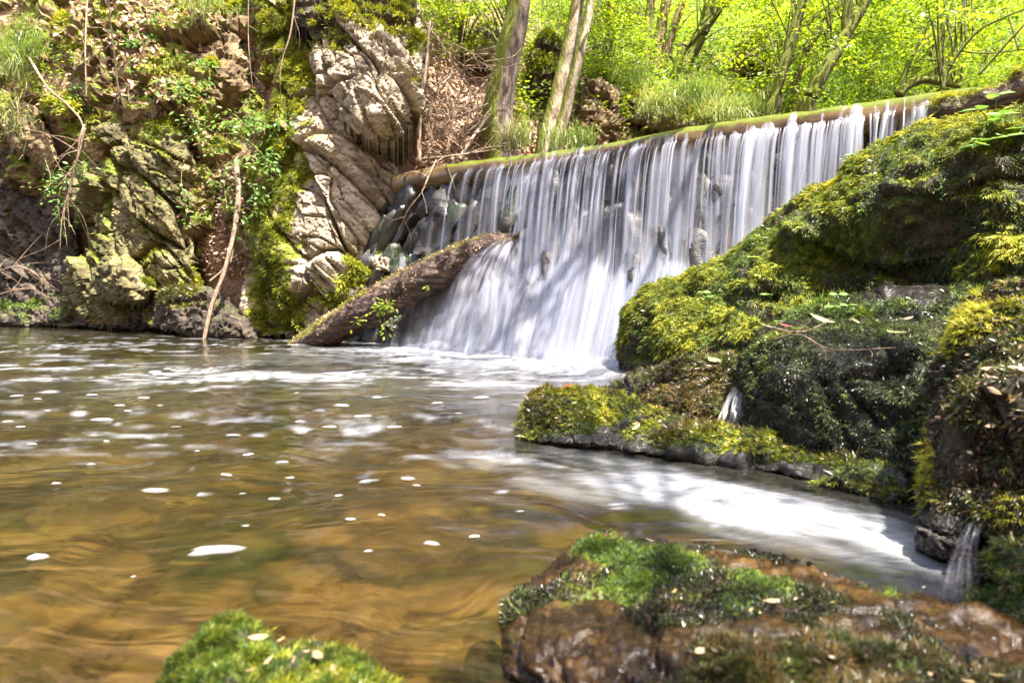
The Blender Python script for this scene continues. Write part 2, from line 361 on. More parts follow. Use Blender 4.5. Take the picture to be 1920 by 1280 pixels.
tag(link('hillside', mesh_np('hillside', hv, [HQ], {'moss': hgreen}, True), M['hill']), kind='structure')
ox, oy = np.meshgrid(np.linspace(-26, 26, 70), np.linspace(-2.2, -26, 40)); op_ = np.stack([ox, oy, 0 * ox], -1).reshape(-1, 3)  # unseen bank behind the camera, added to block low sky and deepen shade
op_[:, 2] = -.4 + 1.05 * (-2.2 - op_[:, 1]) + .5 * fbm(op_ * .5, 4, 19); nr, nc = ox.shape
ii, jj = np.meshgrid(np.arange(nr - 1), np.arange(nc - 1), indexing='ij')
tag(link('sky_blocking_bank', mesh_np('sky_blocking_bank', op_, [np.stack([ii * nc + jj, ii * nc + jj + 1, (ii + 1) * nc + jj + 1, (ii + 1) * nc + jj], -1).reshape(-1, 4)], {'moss': np.full(len(op_), .35)}, True), M['hill']), kind='structure')
gm = MB(); gm.add([(-150, -60, -1.2), (150, -60, -1.2), (150, 200, -1.2), (-150, 200, -1.2)], None, [(0, 1, 2, 3)])
tag(link('ground', gm.mesh('ground'), solid('soil', (.06, .045, .03))), kind='structure')

# stream bed under the pool
def bed_mat():
    m, nt = mat('stream_bed_gravel'); co = geo_pos(nt)
    mp_ = nd(nt, 'ShaderNodeMapping', {'Vector': co, 'Rotation': (0, 0, R(-12)), 'Scale': (.8, 1.9, 1.)}).outputs[0]
    n1 = noise(nt, mp_, 1.15, 6, .6, 1.4); n2 = noise(nt, co, 9., 5, .65, .4)
    v = nd(nt, 'ShaderNodeTexVoronoi', {'Vector': co, 'Scale': 7., 'Randomness': 1.})
    col = ramp(nt, n1, [(.40, (.010, .014, .004)), (.47, (.065, .055, .018)), (.54, (.27, .18, .075)), (.66, (.80, .64, .40))])
    mu = nd(nt, 'ShaderNodeMix', data_type='RGBA', blend_type='MULTIPLY'); mu.inputs[0].default_value = 1
    nt.links.new(col, mu.inputs[6]); nt.links.new(ramp(nt, n2, [(.3, (.5, .5, .5)), (.7, (1.3, 1.3, 1.3))]), mu.inputs[7])
    outp(nt, nd(nt, 'ShaderNodeBsdfPrincipled', {'Base Color': mu.outputs[2], 'Roughness': .9}).outputs[0]); return m
bx, by = np.meshgrid(np.linspace(-16, 9, 160), np.linspace(-4, 13.5, 130))
bp = np.stack([bx, by, 0 * bx], -1).reshape(-1, 3)
bz = -.16 - .28 * sstep(.8, 4.5, bp[:, 1]) - .12 * sstep(1.5, -3, bp[:, 0]) + .07 * fbm(bp * .9, 4, 40) + .025 * fbm(bp * 4, 3, 41)
bp[:, 2] = bz; nr, nc = bx.shape
ii, jj = np.meshgrid(np.arange(nr - 1), np.arange(nc - 1), indexing='ij')
BQ = np.stack([ii * nc + jj, ii * nc + jj + 1, (ii + 1) * nc + jj + 1, (ii + 1) * nc + jj], -1).reshape(-1, 4)
tag(link('stream_bed', mesh_np('stream_bed', bp, [BQ], None, True), bed_mat()), kind='structure')

M['bed_stone'] = rock_mat('tan_bed_stone', (.16, .11, .055), (.32, .23, .13), (.5, .39, .25), (.1, .1, .02), (.2, .2, .03), sc_=2.)
M['bed_green'] = rock_mat('green_bed_stone', (.03, .045, .015), (.06, .085, .03), (.12, .14, .05), (.1, .1, .02), (.2, .2, .03), sc_=2.)
M['algae'] = rock_mat('algae_film', (.022, .018, .014), (.04, .034, .024), (.07, .06, .04), (.07, .12, .010), (.15, .22, .018), sc_=1.6, bump=.15, rough=(.5, .7), grain=5)
# weir geometry: the crest runs straight, from the cliff towards the viewer's right
def crest_Y(px): return 1 / (.12658 + (px - 760) * 9.027e-5)
CA = P(760, 0, crest_Y(760)); CA = np.array((CA[0], CA[1], 0)); CB = P(1850, 0, crest_Y(1850)); CB = np.array((CB[0], CB[1], 0))
CL = np.linalg.norm(CB - CA); CD = (CB - CA) / CL; CN = np.array((CD[1], -CD[0], 0)); CN = CN if CN[1] < 0 else -CN
ZT, LR = 1.925, .125
def s_of(px):
    Y = crest_Y(px); return np.hypot((px - 960) / F * Y - CA[0], Y - CA[1])
def C3(s, u, z):
    s, u, z = np.broadcast_arrays(np.asarray(s, float), np.asarray(u, float), np.asarray(z, float))
    return CA + s[..., None] * CD + u[..., None] * CN + z[..., None] * np.array((0, 0, 1.))
def u_wall(z): return .0 + .46 * np.clip(1 - z / 1.75, 0, 1) ** 1.15

# pool surface: finer grid near the viewer, foam where the photo has foam
def seg_dist(x, y, pts):
    best = np.full(x.shape, 9.); prm = np.zeros(x.shape); acc = 0
    for a, b in zip(pts[:-1], pts[1:]):
        d = b - a; L = np.linalg.norm(d); t = np.clip(((x - a[0]) * d[0] + (y - a[1]) * d[1]) / L ** 2, 0, 1)
        dd = np.hypot(x - a[0] - t * d[0], y - a[1] - t * d[1]); m = dd < best
        best = np.where(m, dd, best); prm = np.where(m, acc + t * L, prm); acc += L
    return best, prm
JET = [Wp(a, b)[:2] for a, b in ((780, 862), (900, 865), (1000, 872), (1150, 895), (1300, 930), (1450, 965), (1600, 1000), (1720, 1040), (1790, 1075))]
def pool_fields(x, y):
    q = np.stack([x, y, 0 * x], -1)
    wx = x + .55 * fbm(q * .8, 2, 61) + .18 * fbm(q * 2.6, 2, 62); wy = y + .55 * fbm(q * .8, 2, 63) + .16 * fbm(q * 2.6, 2, 64)
    w = np.stack([wx * 1.0, wy * 4.2, 0 * x], -1)
    st = .8 * fbm(w * 1.7, 4, 65) + .8 * fbm(w * np.array((4., 6., 1)), 4, 66)
    # distance in front of the fall
    s = (x - CA[0]) * CD[0] + (y - CA[1]) * CD[1]; u = (x - CA[0]) * CN[0] + (y - CA[1]) * CN[1]
    along = sstep(-.25, .9, s)
    fall = along * np.exp(-np.clip(u - .45, 0, None) / .33) * 1.15 + along * .35 * np.exp(-np.clip(u - .45, 0, None) / .9)
    foam = np.clip(fall + st * .9 * sstep(2.6, .3, u) * along * .8 + fall * .2, 0, 1.25)
    band = np.exp(-((y - 4.55 + .10 * x + .25 * fbm(q * .7, 2, 70)) / .62) ** 2) * sstep(2., .3, x)
    foam = np.maximum(foam, band * sstep(-.15, .8, st) * .8)
    band2 = np.exp(-((y - 7.2 - .05 * x) / 1.3) ** 2) * sstep(-.5, -1.6, x)
    foam = np.maximum(foam, band2 * sstep(.1, .8, st) * .55)
    band3 = np.exp(-((y - 3.1 - .1 * x) / .55) ** 2)
    foam = np.maximum(foam, band3 * sstep(.2, .9, st) * .5)
    d, t = seg_dist(x, y, JET)
    wj = .09 + .09 * sstep(0, .6, t) + .06 * sstep(.7, 1.6, t)
    jq = np.stack([t * 1.5, d * 9 + .6 * t, 0 * t], -1) + .3 * np.stack([fbm(q * 3, 2, 71), fbm(q * 3, 2, 72), 0 * x], -1)
    js = fbm(jq * 1.2, 3, 76)
    jet = np.exp(-(d / wj) ** 2) * (.42 + .12 * sstep(.5, 1.5, t) + .45 * js) * sstep(-.1, .3, t + .1) + .3 * js * np.exp(-(d / (wj * 1.9)) ** 2)
    foam = np.maximum(foam, np.clip(jet, 0, .60))
    end = np.exp(-(np.hypot((x - 1.02) / .34, (y - 1.58) / .17)) ** 2)
    foam = np.maximum(foam, end * (.45 + .6 * js))
    # foam flecks
    f1, f2, C, ID = worley(np.stack([wx * 5.5, wy * 8, 0 * x], -1), 90)
    hh = hsh(ID[:, 0], ID[:, 1], ID[:, 2], 91); zone = sstep(.9, .2, x) * sstep(1.5, 2.4, y) * sstep(5., 3.6, y) * (.4 + .6 * sstep(-.4, .3, fbm(q * 1.3, 2, 93)))
    rad = .10 + .3 * hsh(ID[:, 0], ID[:, 1], ID[:, 2], 92)
    foam = np.maximum(foam, np.where(hh < .34 * zone, sstep(rad, rad * .1, f1) * .8, 0))
    # relief
    rip = .012 * fbm(np.stack([wx * 2.2, wy * 5, 0 * x], -1), 4, 95) + .03 * along * np.exp(-np.clip(u - .3, 0, None) / .5) * (.5 + fbm(q * 5, 3, 96))
    z = rip * sstep(.6, 2., y) + .012 * np.exp(-(d / .2) ** 2) * (1 + .4 * js) + .004 * fbm(q * 4, 3, 97)
    return np.clip(foam, 0, 1), z
ty = np.concatenate([np.arange(606, 660, 1.4), np.arange(660, 760, 2.2), np.arange(760, 1500, 5.), np.arange(1500, 6000, 250.)])
tx = np.concatenate([np.arange(-2400, -300, 40.), np.arange(-200, 2050, 7.), np.arange(2100, 4200, 60.)])
gx, gy = np.meshgrid(tx, ty); wv = Wp(gx, gy).reshape(-1, 3)
foam, wz = pool_fields(wv[:, 0], wv[:, 1]); wv[:, 2] = wz
nr, nc = gx.shape; ii, jj = np.meshgrid(np.arange(nr - 1), np.arange(nc - 1), indexing='ij')
WQ = np.stack([(ii + 1) * nc + jj, (ii + 1) * nc + jj + 1, ii * nc + jj + 1, ii * nc + jj], -1).reshape(-1, 4)
def water_mat():
    m, nt = mat('stream_water'); co = geo_pos(nt)
    wob = nd(nt, 'ShaderNodeTexNoise', {'Vector': co, 'Scale': 1.3, 'Detail': 2.}).outputs['Color']
    mixv = nd(nt, 'ShaderNodeVectorMath', {0: co, 1: wob}, operation='ADD').outputs[0]
    mp = nd(nt, 'ShaderNodeMapping', {'Vector': mixv, 'Scale': (1., 2.6, 1.)}).outputs[0]
    h = math_(nt, 'ADD', noise(nt, mp, 2.6, 2, .45, .5), math_(nt, 'MULTIPLY', noise(nt, mp, 6., 2, .5, .8), .15))
    b = nd(nt, 'ShaderNodeBump', {'Height': h, 'Strength': .22, 'Distance': .06}).outputs[0]
    fr = nd(nt, 'ShaderNodeFresnel', {'IOR': 1.33, 'Normal': b}).outputs[0]
    dpt = math_(nt, 'ADD', attr(nt, 'depth'), math_(nt, 'MULTIPLY', math_(nt, 'SUBTRACT', noise(nt, mp, 1.1, 3, .5, 1.), .5), .30))
    tint = ramp(nt, dpt, [(.06, (.92, .82, .60)), (.22, (.76, .66, .40)), (.38, (.52, .46, .23)), (.56, (.34, .32, .13))])
    tr0 = nd(nt, 'ShaderNodeBsdfTransparent', {'Color': tint}).outputs[0]
    rf = nd(nt, 'ShaderNodeBsdfRefraction', {'Color': tint, 'Roughness': .22, 'IOR': 1.25, 'Normal': nd(nt, 'ShaderNodeBump', {'Height': h, 'Strength': .4, 'Distance': .10}).outputs[0]}).outputs[0]
    tr = nd(nt, 'ShaderNodeMixShader', {0: .65, 1: tr0, 2: rf}).outputs[0]
    body = nd(nt, 'ShaderNodeBsdfDiffuse', {'Color': (.17, .145, .05)}).outputs[0]
    tr = nd(nt, 'ShaderNodeMixShader', {0: math_(nt, 'MULTIPLY', dpt, .14, True), 1: tr, 2: body}).outputs[0]
    gl = nd(nt, 'ShaderNodeBsdfGlossy', {'Color': (1., 1., 1.), 'Roughness': .09, 'Normal': b}).outputs[0]
    w = nd(nt, 'ShaderNodeMixShader', {0: math_(nt, 'MULTIPLY', fr, 1.0, True), 1: tr, 2: gl}).outputs[0]
    fd = nd(nt, 'ShaderNodeBsdfDiffuse', {'Color': (.40, .41, .45), 'Normal': b}).outputs[0]
    fa = attr(nt, 'foam'); fn = noise(nt, nd(nt, 'ShaderNodeMapping', {'Vector': mixv, 'Rotation': (0, 0, R(14)), 'Scale': (.45, 2.4, 1.)}).outputs[0], 20., 5, .7)
    fm = math_(nt, 'MULTIPLY', fa, math_(nt, 'ADD', -.1, math_(nt, 'MULTIPLY', fn, 1.9)), True)
    outp(nt, nd(nt, 'ShaderNodeMixShader', {0: fm, 1: w, 2: fd}).outputs[0]); return m
M['water'] = water_mat()
tag(link('pool_water', mesh_np('pool_water', wv, [WQ], {'foam': foam, 'depth': .16 + .28 * sstep(.8, 4.5, wv[:, 1]) + .12 * sstep(1.5, -3, wv[:, 0]) - .07 * fbm(np.stack([wv[:, 0], wv[:, 1], 0 * wv[:, 0]], -1) * .9, 4, 40)}, True), M['water']), kind='structure')
um = MB(); um.add([C3(-.8, -.1, 1.87), C3(CL + 3, -.1, 1.87), C3(CL + 6, -9, 1.87), C3(-.5, -6, 1.87)], None, [(0, 1, 2, 3)])
o = link('upstream_water', um.mesh('upstream_water', attr='foam'), M['water']); tag(o, kind='structure')
o.data.attributes['foam'].data.foreach_set('value', np.zeros(4, np.float32))

# ------------------------------------------------------------------ weir: crest log, stone wall, falling water
w = thing('weir_log', 'long algae-green log forming the crest of the weir', 'log', C3(-.35, 0, 0)); L0 = np.array(w.location)
mb = MB(); spts = np.linspace(-.12, CL + .9, 14)
tube(mb, [C3(s, .02 * math.sin(s * 1.7), ZT - LR) + np.array((0, 0, .012 * math.sin(s * 2.1))) for s in spts], [LR * (1.06 - .03 * math.sin(s * 3)) for s in spts], 130, 28, .10, 5, ridge=.05,
     a=lambda V, n: .25 + .75 * sstep(.35, .95, n[:, 2]) * sstep(.3, 1.2, (V - CA) @ CD) - .25 * sstep(1.1, .2, (V - CA) @ CD), rscale=5.)
link('trunk', mb.mesh('trunk', L0, True), M['log_crest'], w)

def stone_mesh(size, seed, sub=3, box=.55, rough=.16, lean=0.):
    """irregular block: a sphere pushed towards a box, then broken up"""
    n = sub * 4; u = np.linspace(-1, 1, n + 1); V, Q = [], []
    for ax in range(3):
        for sg in (-1, 1):
            a, b = np.meshgrid(u, u, indexing='ij'); p = np.zeros((n + 1, n + 1, 3)); p[..., ax] = sg
            p[..., (ax + 1) % 3] = a if sg > 0 else -a; p[..., (ax + 2) % 3] = b
            k = sum(len(v) for v in V); V.append(p.reshape(-1, 3))
            i, j = np.meshgrid(np.arange(n), np.arange(n), indexing='ij')
            Q.append(k + np.stack([i * (n + 1) + j, (i + 1) * (n + 1) + j, (i + 1) * (n + 1) + j + 1, i * (n + 1) + j + 1], -1).reshape(-1, 4))
    V = np.concatenate(V); Q = np.concatenate(Q)
    sp = nrm(V); V = sp * (1 - box) + V * .82 * box
    r = 1 + rough * 1.3 * fbm(sp * 1.3 + seed * 3.7, 3, seed) + rough * .6 * fbm(sp * 4 + seed, 3, seed + 1)
    f1, f2, C, ID = worley(sp * 1.6 + seed * 5.1, seed)
    r = r + rough * (hsh(ID[:, 0], ID[:, 1], ID[:, 2], seed) - .5)
    V = V * r[:, None] * np.asarray(size)[None] * .5
    return V, Q
def rotm(rx, ry, rz):
    cx, sx, cy_, sy, cz, sz = math.cos(rx), math.sin(rx), math.cos(ry), math.sin(ry), math.cos(rz), math.sin(rz)
    return np.array([[cz, -sz, 0], [sz, cz, 0], [0, 0, 1]]) @ np.array([[cy_, 0, sy], [0, 1, 0], [-sy, 0, cy_]]) @ np.array([[1, 0, 0], [0, cx, -sx], [0, sx, cx]])
wall = thing('weir_wall', 'dark wet wall of leaning stones under the crest log', 'wall', C3(CL / 2, 0, 0)); L0 = np.array(wall.location)
zz = np.linspace(-.5, 1.72, 14); ss = np.linspace(-.7, CL + .8, 40)
gs, gz = np.meshgrid(ss, zz); cv = C3(gs, u_wall(np.clip(gz, 0, 2)) - .10, gz).reshape(-1, 3); nr, nc = gs.shape
cv = cv + CN * (.03 * fbm(cv * 4, 3, 12))[:, None]
ii, jj = np.meshgrid(np.arange(nr - 1), np.arange(nc - 1), indexing='ij')
link('core', mesh_np('core', cv - L0, [np.stack([ii * nc + jj, ii * nc + jj + 1, (ii + 1) * nc + jj + 1, (ii + 1) * nc + jj], -1).reshape(-1, 4)], {'moss': np.full(len(cv), .1)}), M['wet_stone'], wall)
k = 0; az = math.atan2(CD[1], CD[0])
for row, (z0, hh) in enumerate(((.10, .44), (.42, .5), (.80, .55), (1.18, .52), (1.52, .42))):
    s = -.75 + .13 * (row % 2)
    while s < CL + .3:
        wd = rng.uniform(.17, .40); vis = s < 1.7
        V, Q = stone_mesh((wd * 1.05, .40, hh * rng.uniform(1.0, 1.4)), 200 + k, 2, .38, .30)
        slope = .42 if z0 < 1.2 else .25
        V = V @ (rotm(0, 0, az) @ rotm(-slope * .7 + rng.uniform(-.12, .12), rng.uniform(.3, .75) if vis else rng.uniform(-.3, .4), rng.uniform(-.4, .4))).T
        c = C3(s + wd / 2, u_wall(z0) - .10 + rng.uniform(-.06, .09), z0 + rng.uniform(-.08, .08))
        ms = ((.35 if vis else .0) if rng.random() < .4 else .0) * np.ones(len(V)) * sstep(-.4, .6, nrm(V)[:, 2])
        link('stone', mesh_np('stone', V, [Q], {'moss': ms}, True), M['wet_stone'], wall, tuple(c - L0)); k += 1
        s += wd * .86

def fall_mat(name, col, trl=.45):
    m, nt = mat(name)
    uv = nd(nt, 'ShaderNodeAttribute', attribute_name='flow').outputs['Vector']
    mp = nd(nt, 'ShaderNodeMapping', {'Vector': uv, 'Scale': (46., 1.1, 1.)}).outputs[0]
    n = noise(nt, mp, 1., 5, .62, .25)
    st = ramp(nt, n, [(.28, (.28,) * 3), (.66, (1.15,) * 3)])
    a = math_(nt, 'MULTIPLY', attr(nt, 'alpha'), st, True)
    d = nd(nt, 'ShaderNodeBsdfDiffuse', {'Color': col}).outputs[0]
    t = nd(nt, 'ShaderNodeBsdfTranslucent', {'Color': col}).outputs[0]
    g = nd(nt, 'ShaderNodeBsdfGlossy', {'Color': (1., 1., 1.), 'Roughness': .25}).outputs[0]
    x = nd(nt, 'ShaderNodeMixShader', {0: trl, 1: d, 2: t}).outputs[0]
    x = nd(nt, 'ShaderNodeMixShader', {0: .12, 1: x, 2: g}).outputs[0]
    tr = nd(nt, 'ShaderNodeBsdfTransparent', {'Color': (1., 1., 1.)}).outputs[0]
    outp(nt, nd(nt, 'ShaderNodeMixShader', {0: a, 1: tr, 2: x}).outputs[0]); return m
M['fall'] = fall_mat('falling_water', (.62, .63, .74)); M['foamy'] = fall_mat('white_water', (.48, .49, .57))
def fall_mesh(name, V, Q, alpha, flow):
    me = mesh_np(name, V, [Q], {'alpha': alpha}, True)
    a = me.attributes.new('flow', 'FLOAT_VECTOR', 'POINT'); a.data.foreach_set('vector', np.ascontiguousarray(flow, np.float32).ravel())
    return me
def gridQ(nr, nc):
    ii, jj = np.meshgrid(np.arange(nr - 1), np.arange(nc - 1), indexing='ij')
    return np.stack([ii * nc + jj, ii * nc + jj + 1, (ii + 1) * nc + jj + 1, (ii + 1) * nc + jj], -1).reshape(-1, 4)
def hit_z(s):                                   # where the free fall meets the sloping wall, varies along the weir
    p = np.stack([np.asarray(s) * 1.9, 0 * np.asarray(s), 0 * np.asarray(s)], -1)
    base = .92 + .42 * fbm(p, 3, 21)
    base = base + .35 * np.exp(-((s - s_of(1270)) / .28) ** 2) + .28 * np.exp(-((s - s_of(1440)) / .22) ** 2) + .2 * np.exp(-((s - s_of(1120)) / .2) ** 2)
    return np.clip(base, .35, 1.45)
def fall_path(s, v0, n=30, th0=70, off=.012, spread=0.):
    """(u, z) rows of one filament: over the log, free fall, then down the stones"""
    th = np.linspace(R(th0), R(2), 7); u1 = (LR + off) * np.cos(th); z1 = ZT - LR + (LR + off) * np.sin(th)
    hz_ = float(hit_z(np.array([s]))[0]); tt = np.linspace(0, 1, n - 7 + 1)[1:] ** .8
    T = math.sqrt(2 * (z1[-1] + .02) / 9.8); tau = tt * T
    z2 = z1[-1] - 4.9 * tau ** 2; u2 = u1[-1] + v0 * tau
    run = u_wall(z2) + .05 + off * 2 + .22 * np.sqrt(np.clip(hz_ - z2, 0, None)) * .6
    u2 = np.where(z2 < hz_, np.maximum(u2, run), u2)
    return np.concatenate([u1, u2]), np.concatenate([z1, z2]), hz_
wf = bpy.data.objects.new('waterfall', None); COL.objects.link(wf); wf.location = tuple(C3(CL / 2, .4, 0)); tag(wf, kind='structure')
wf['label'] = 'silky white water pouring over the weir log into the pool'
L0 = np.array(wf.location)
s0, s1 = s_of(872), CL - .02
k = 0; s = s0; pos = []
while s < s1:
    den = sstep(s_of(870), s_of(1120), s); pos.append(s)
    s += rng.uniform(.012, .05) * (1.5 - .55 * den) * (2.2 if vn(np.array([[s * 3.1, 0, 0]]), 33)[0] < -.42 else 1)
for s in pos:
    n = 34; wdt = rng.choice([.012, .02, .032, .05, .10], p=[.18, .24, .24, .20, .14]) * rng.uniform(.8, 1.3)
    th0 = rng.uniform(28, 74) if rng.random() < .6 else rng.uniform(5, 35)
    u, z, hz_ = fall_path(s, rng.uniform(.34, .62), n, th0, rng.uniform(.006, .02))
    t = np.linspace(0, 1, n); below = np.clip(hz_ - z, 0, 2)
    wid = wdt * (1 + 2.2 * sstep(0, .8, below)) * (.45 + .55 * sstep(0, .2, t))
    drift = .02 * vn(np.stack([t * 2 + s * 9, t * 0, t * 0], -1), 8) + rng.normal(0, .05) * sstep(0, 1, below)
    cols = np.array([-.5, -.27, 0, .27, .5]); al = np.array([0, .75, 1, .75, 0])
    gs = s + drift[:, None] + cols[None] * wid[:, None]
    V = C3(gs, u[:, None] + (.25 - cols[None] ** 2) * wid[:, None] * .9, z[:, None] + 0 * gs).reshape(-1, 3)
    op = rng.uniform(.3, .9) * sstep(0, .16, t) * (1 - .45 * sstep(.1, .9, below)) * (.55 + .45 * sstep(s_of(870), s_of(1080), s))
    A = (op[:, None] * al[None]).reshape(-1)
    fl = np.stack([gs, np.broadcast_to(z[:, None], gs.shape), 0 * gs + s], -1).reshape(-1, 3)
    link('strand', fall_mesh('strand', V - L0, gridQ(n, 5), A, fl), M['fall'], wf); k += 1
def veil(name, sa, sb, ns, zt, zb, nz, uoff, afun, mt, lump=0., seed=0):
    S = np.linspace(sa, sb, ns)[None] * np.ones((nz, 1)); tt = np.linspace(0, 1, nz)[:, None]
    hz_ = hit_z(S[0])[None]; top = zt(S[0], hz_[0])[None]; Z = top * (1 - tt) + zb * tt
    q = np.stack([S * 7, Z * .8 + seed, 0 * S], -1)
    lm = fbm(q, 3, seed + 40)
    U = np.maximum(LR + .02 + .45 * np.sqrt(np.clip((ZT - LR - Z) / 4.9, 0, None)), u_wall(Z) + .05) * 1.0
    U = np.where(Z < hz_, np.maximum(U, u_wall(Z) + .05 + .14 * np.sqrt(np.clip(hz_ - Z, 0, None))), U) + uoff + lump * lm * sstep(0, .35, tt)
    st = .6 * fbm(np.stack([S * 6 + .5 * lm, Z * .4 + seed, 0 * S], -1), 3, seed + 42) + .7 * fbm(np.stack([S * 16 + .4 * lm, Z * .5 + seed, 0 * S], -1), 4, seed + 41)
    A = np.clip(afun(S, Z, tt, hz_, st), 0, 1)
    V = C3(S, U, Z).reshape(-1, 3)
    fl = np.stack([S + .03 * lm, Z, 0 * S + seed], -1).reshape(-1, 3)
    link(name, fall_mesh(name, V - L0, gridQ(nz, ns), A.ravel(), fl), mt, wf)
endfade = lambda S: sstep(s_of(880), s_of(1010), S) * sstep(CL + .02, CL - .1, S)
veil('veil', s0, CL, 260, lambda s, h: 0 * s + ZT - LR * .9, .0, 40, -.03, lambda S, Z, t, h, st: endfade(S) * (.20 + .28 * sstep(1.5, .7, Z) + .9 * np.clip(st + .05, -.25, 1)) * (.75 + .25 * sstep(s_of(960), s_of(1200), S)) * sstep(0, .12, t), M['fall'], 0, 3)
veil('apron', s_of(800), CL, 300, lambda s, h: h + .30, .0, 36, .02, lambda S, Z, t, h, st: sstep(s_of(800), s_of(960), S) * sstep(.0, .5, t + .35 * st) * (.70 + .75 * st), M['foamy'], .05, 5)
veil('apron', s_of(830), CL, 300, lambda s, h: h * .9 + .02, -.02, 30, .09, lambda S, Z, t, h, st: sstep(s_of(830), s_of(980), S) * sstep(.05, .7, t + .5 * st) * (.5 + .9 * st), M['foamy'], .09, 7)
veil('apron', s_of(780), CL, 260, lambda s, h: 0 * s + .34, -.03, 16, .16, lambda S, Z, t, h, st: sstep(s_of(780), s_of(920), S) * sstep(.1, .95, t + .4 * st) * (.45 + .8 * st), M['foamy'], .10, 9)
# churned foam along the foot of the fall
ns, nt_ = 320, 18
S = np.linspace(s_of(790), CL, ns)[None] * np.ones((nt_, 1)); T_ = np.linspace(0, 1, nt_)[:, None] * np.ones((1, ns))
q = np.stack([S * 5, T_ * 3, 0 * S], -1)
hgt = (.05 + .09 * np.clip(fbm(q, 4, 51) + .3, 0, 1)) * np.sin(np.pi * np.clip(T_ * .9 + .1, 0, 1)) * sstep(s_of(790), s_of(900), S)
V = C3(S, .40 + .42 * T_ + .05 * fbm(q, 3, 52), hgt - .012).reshape(-1, 3)
A = (sstep(1, .55, T_ + .25 * fbm(q * 1.5, 3, 53)) * sstep(s_of(785), s_of(880), S)).ravel()
link('churn', fall_mesh('churn', V - L0, gridQ(nt_, ns), A, np.stack([S * .1, T_ * .2, 0 * S], -1).reshape(-1, 3)), M['foamy'], wf)
# ------------------------------------------------------------------ rocks
def tps(ctrl):
    c = np.array(ctrl, float); X = c[:, :2] / 200; y = 1 / c[:, 2]; n = len(c)
    if n < 4:
        A = np.c_[np.ones(n), X]; co = np.linalg.lstsq(A, y, rcond=None)[0]
        return lambda px, py: 1 / (co[0] + co[1] * px / 200 + co[2] * py / 200)
    U = lambda r2: np.where(r2 > 1e-9, .5 * r2 * np.log(r2 + 1e-12), 0)
    d2 = ((X[:, None] - X[None]) ** 2).sum(-1); Pm = np.c_[np.ones(n), X]
    A = np.block([[U(d2) + 1e-3 * np.eye(n), Pm], [Pm.T, np.zeros((3, 3))]])
    sol = np.linalg.solve(A, np.r_[y, 0, 0, 0])
    def f(px, py):
        q = np.stack([px, py], -1) / 200; r2 = ((q[:, None] - X[None]) ** 2).sum(-1)
        v = U(r2) @ sol[:n] + sol[n] + q @ sol[n + 1:]
        return 1 / np.clip(v, .6 * y.min(), 1.6 * y.max())
    return f
def poly_sd(px, py, poly):
    poly = np.array(poly, float); a = poly; b = np.roll(poly, -1, 0)
    best = np.full(px.shape, 1e9); cx = px.copy(); cyy = py.copy(); ins = np.zeros(px.shape, bool)
    for (x0, y0), (x1, y1) in zip(a, b):
        dx, dy = x1 - x0, y1 - y0; t = np.clip(((px - x0) * dx + (py - y0) * dy) / (dx * dx + dy * dy + 1e-9), 0, 1)
        qx, qy = x0 + t * dx, y0 + t * dy; d = np.hypot(px - qx, py - qy); m = d < best
        best = np.where(m, d, best); cx = np.where(m, qx, cx); cyy = np.where(m, qy, cyy)
        cr = ((y0 > py) != (y1 > py)) & (px < dx * (py - y0) / (dy + (1e-9 if dy >= 0 else -1e-9)) + x0)
        ins ^= cr
    return np.where(ins, best, -best), cx, cyy
def rough_poly(poly, amp, step, seed):
    poly = np.array(poly, float); out = []
    for a, b in zip(poly, np.roll(poly, -1, 0)):
        L = np.linalg.norm(b - a); n = max(1, int(L / step)); t = np.arange(n)[:, None] / n; out.append(a + (b - a) * t)
    o = np.concatenate(out); c = o.mean(0); q = np.c_[o / (step * 1.7), np.zeros(len(o))]
    return o + amp * np.c_[fbm(q, 3, seed), fbm(q, 3, seed + 9)]
SURF = {}
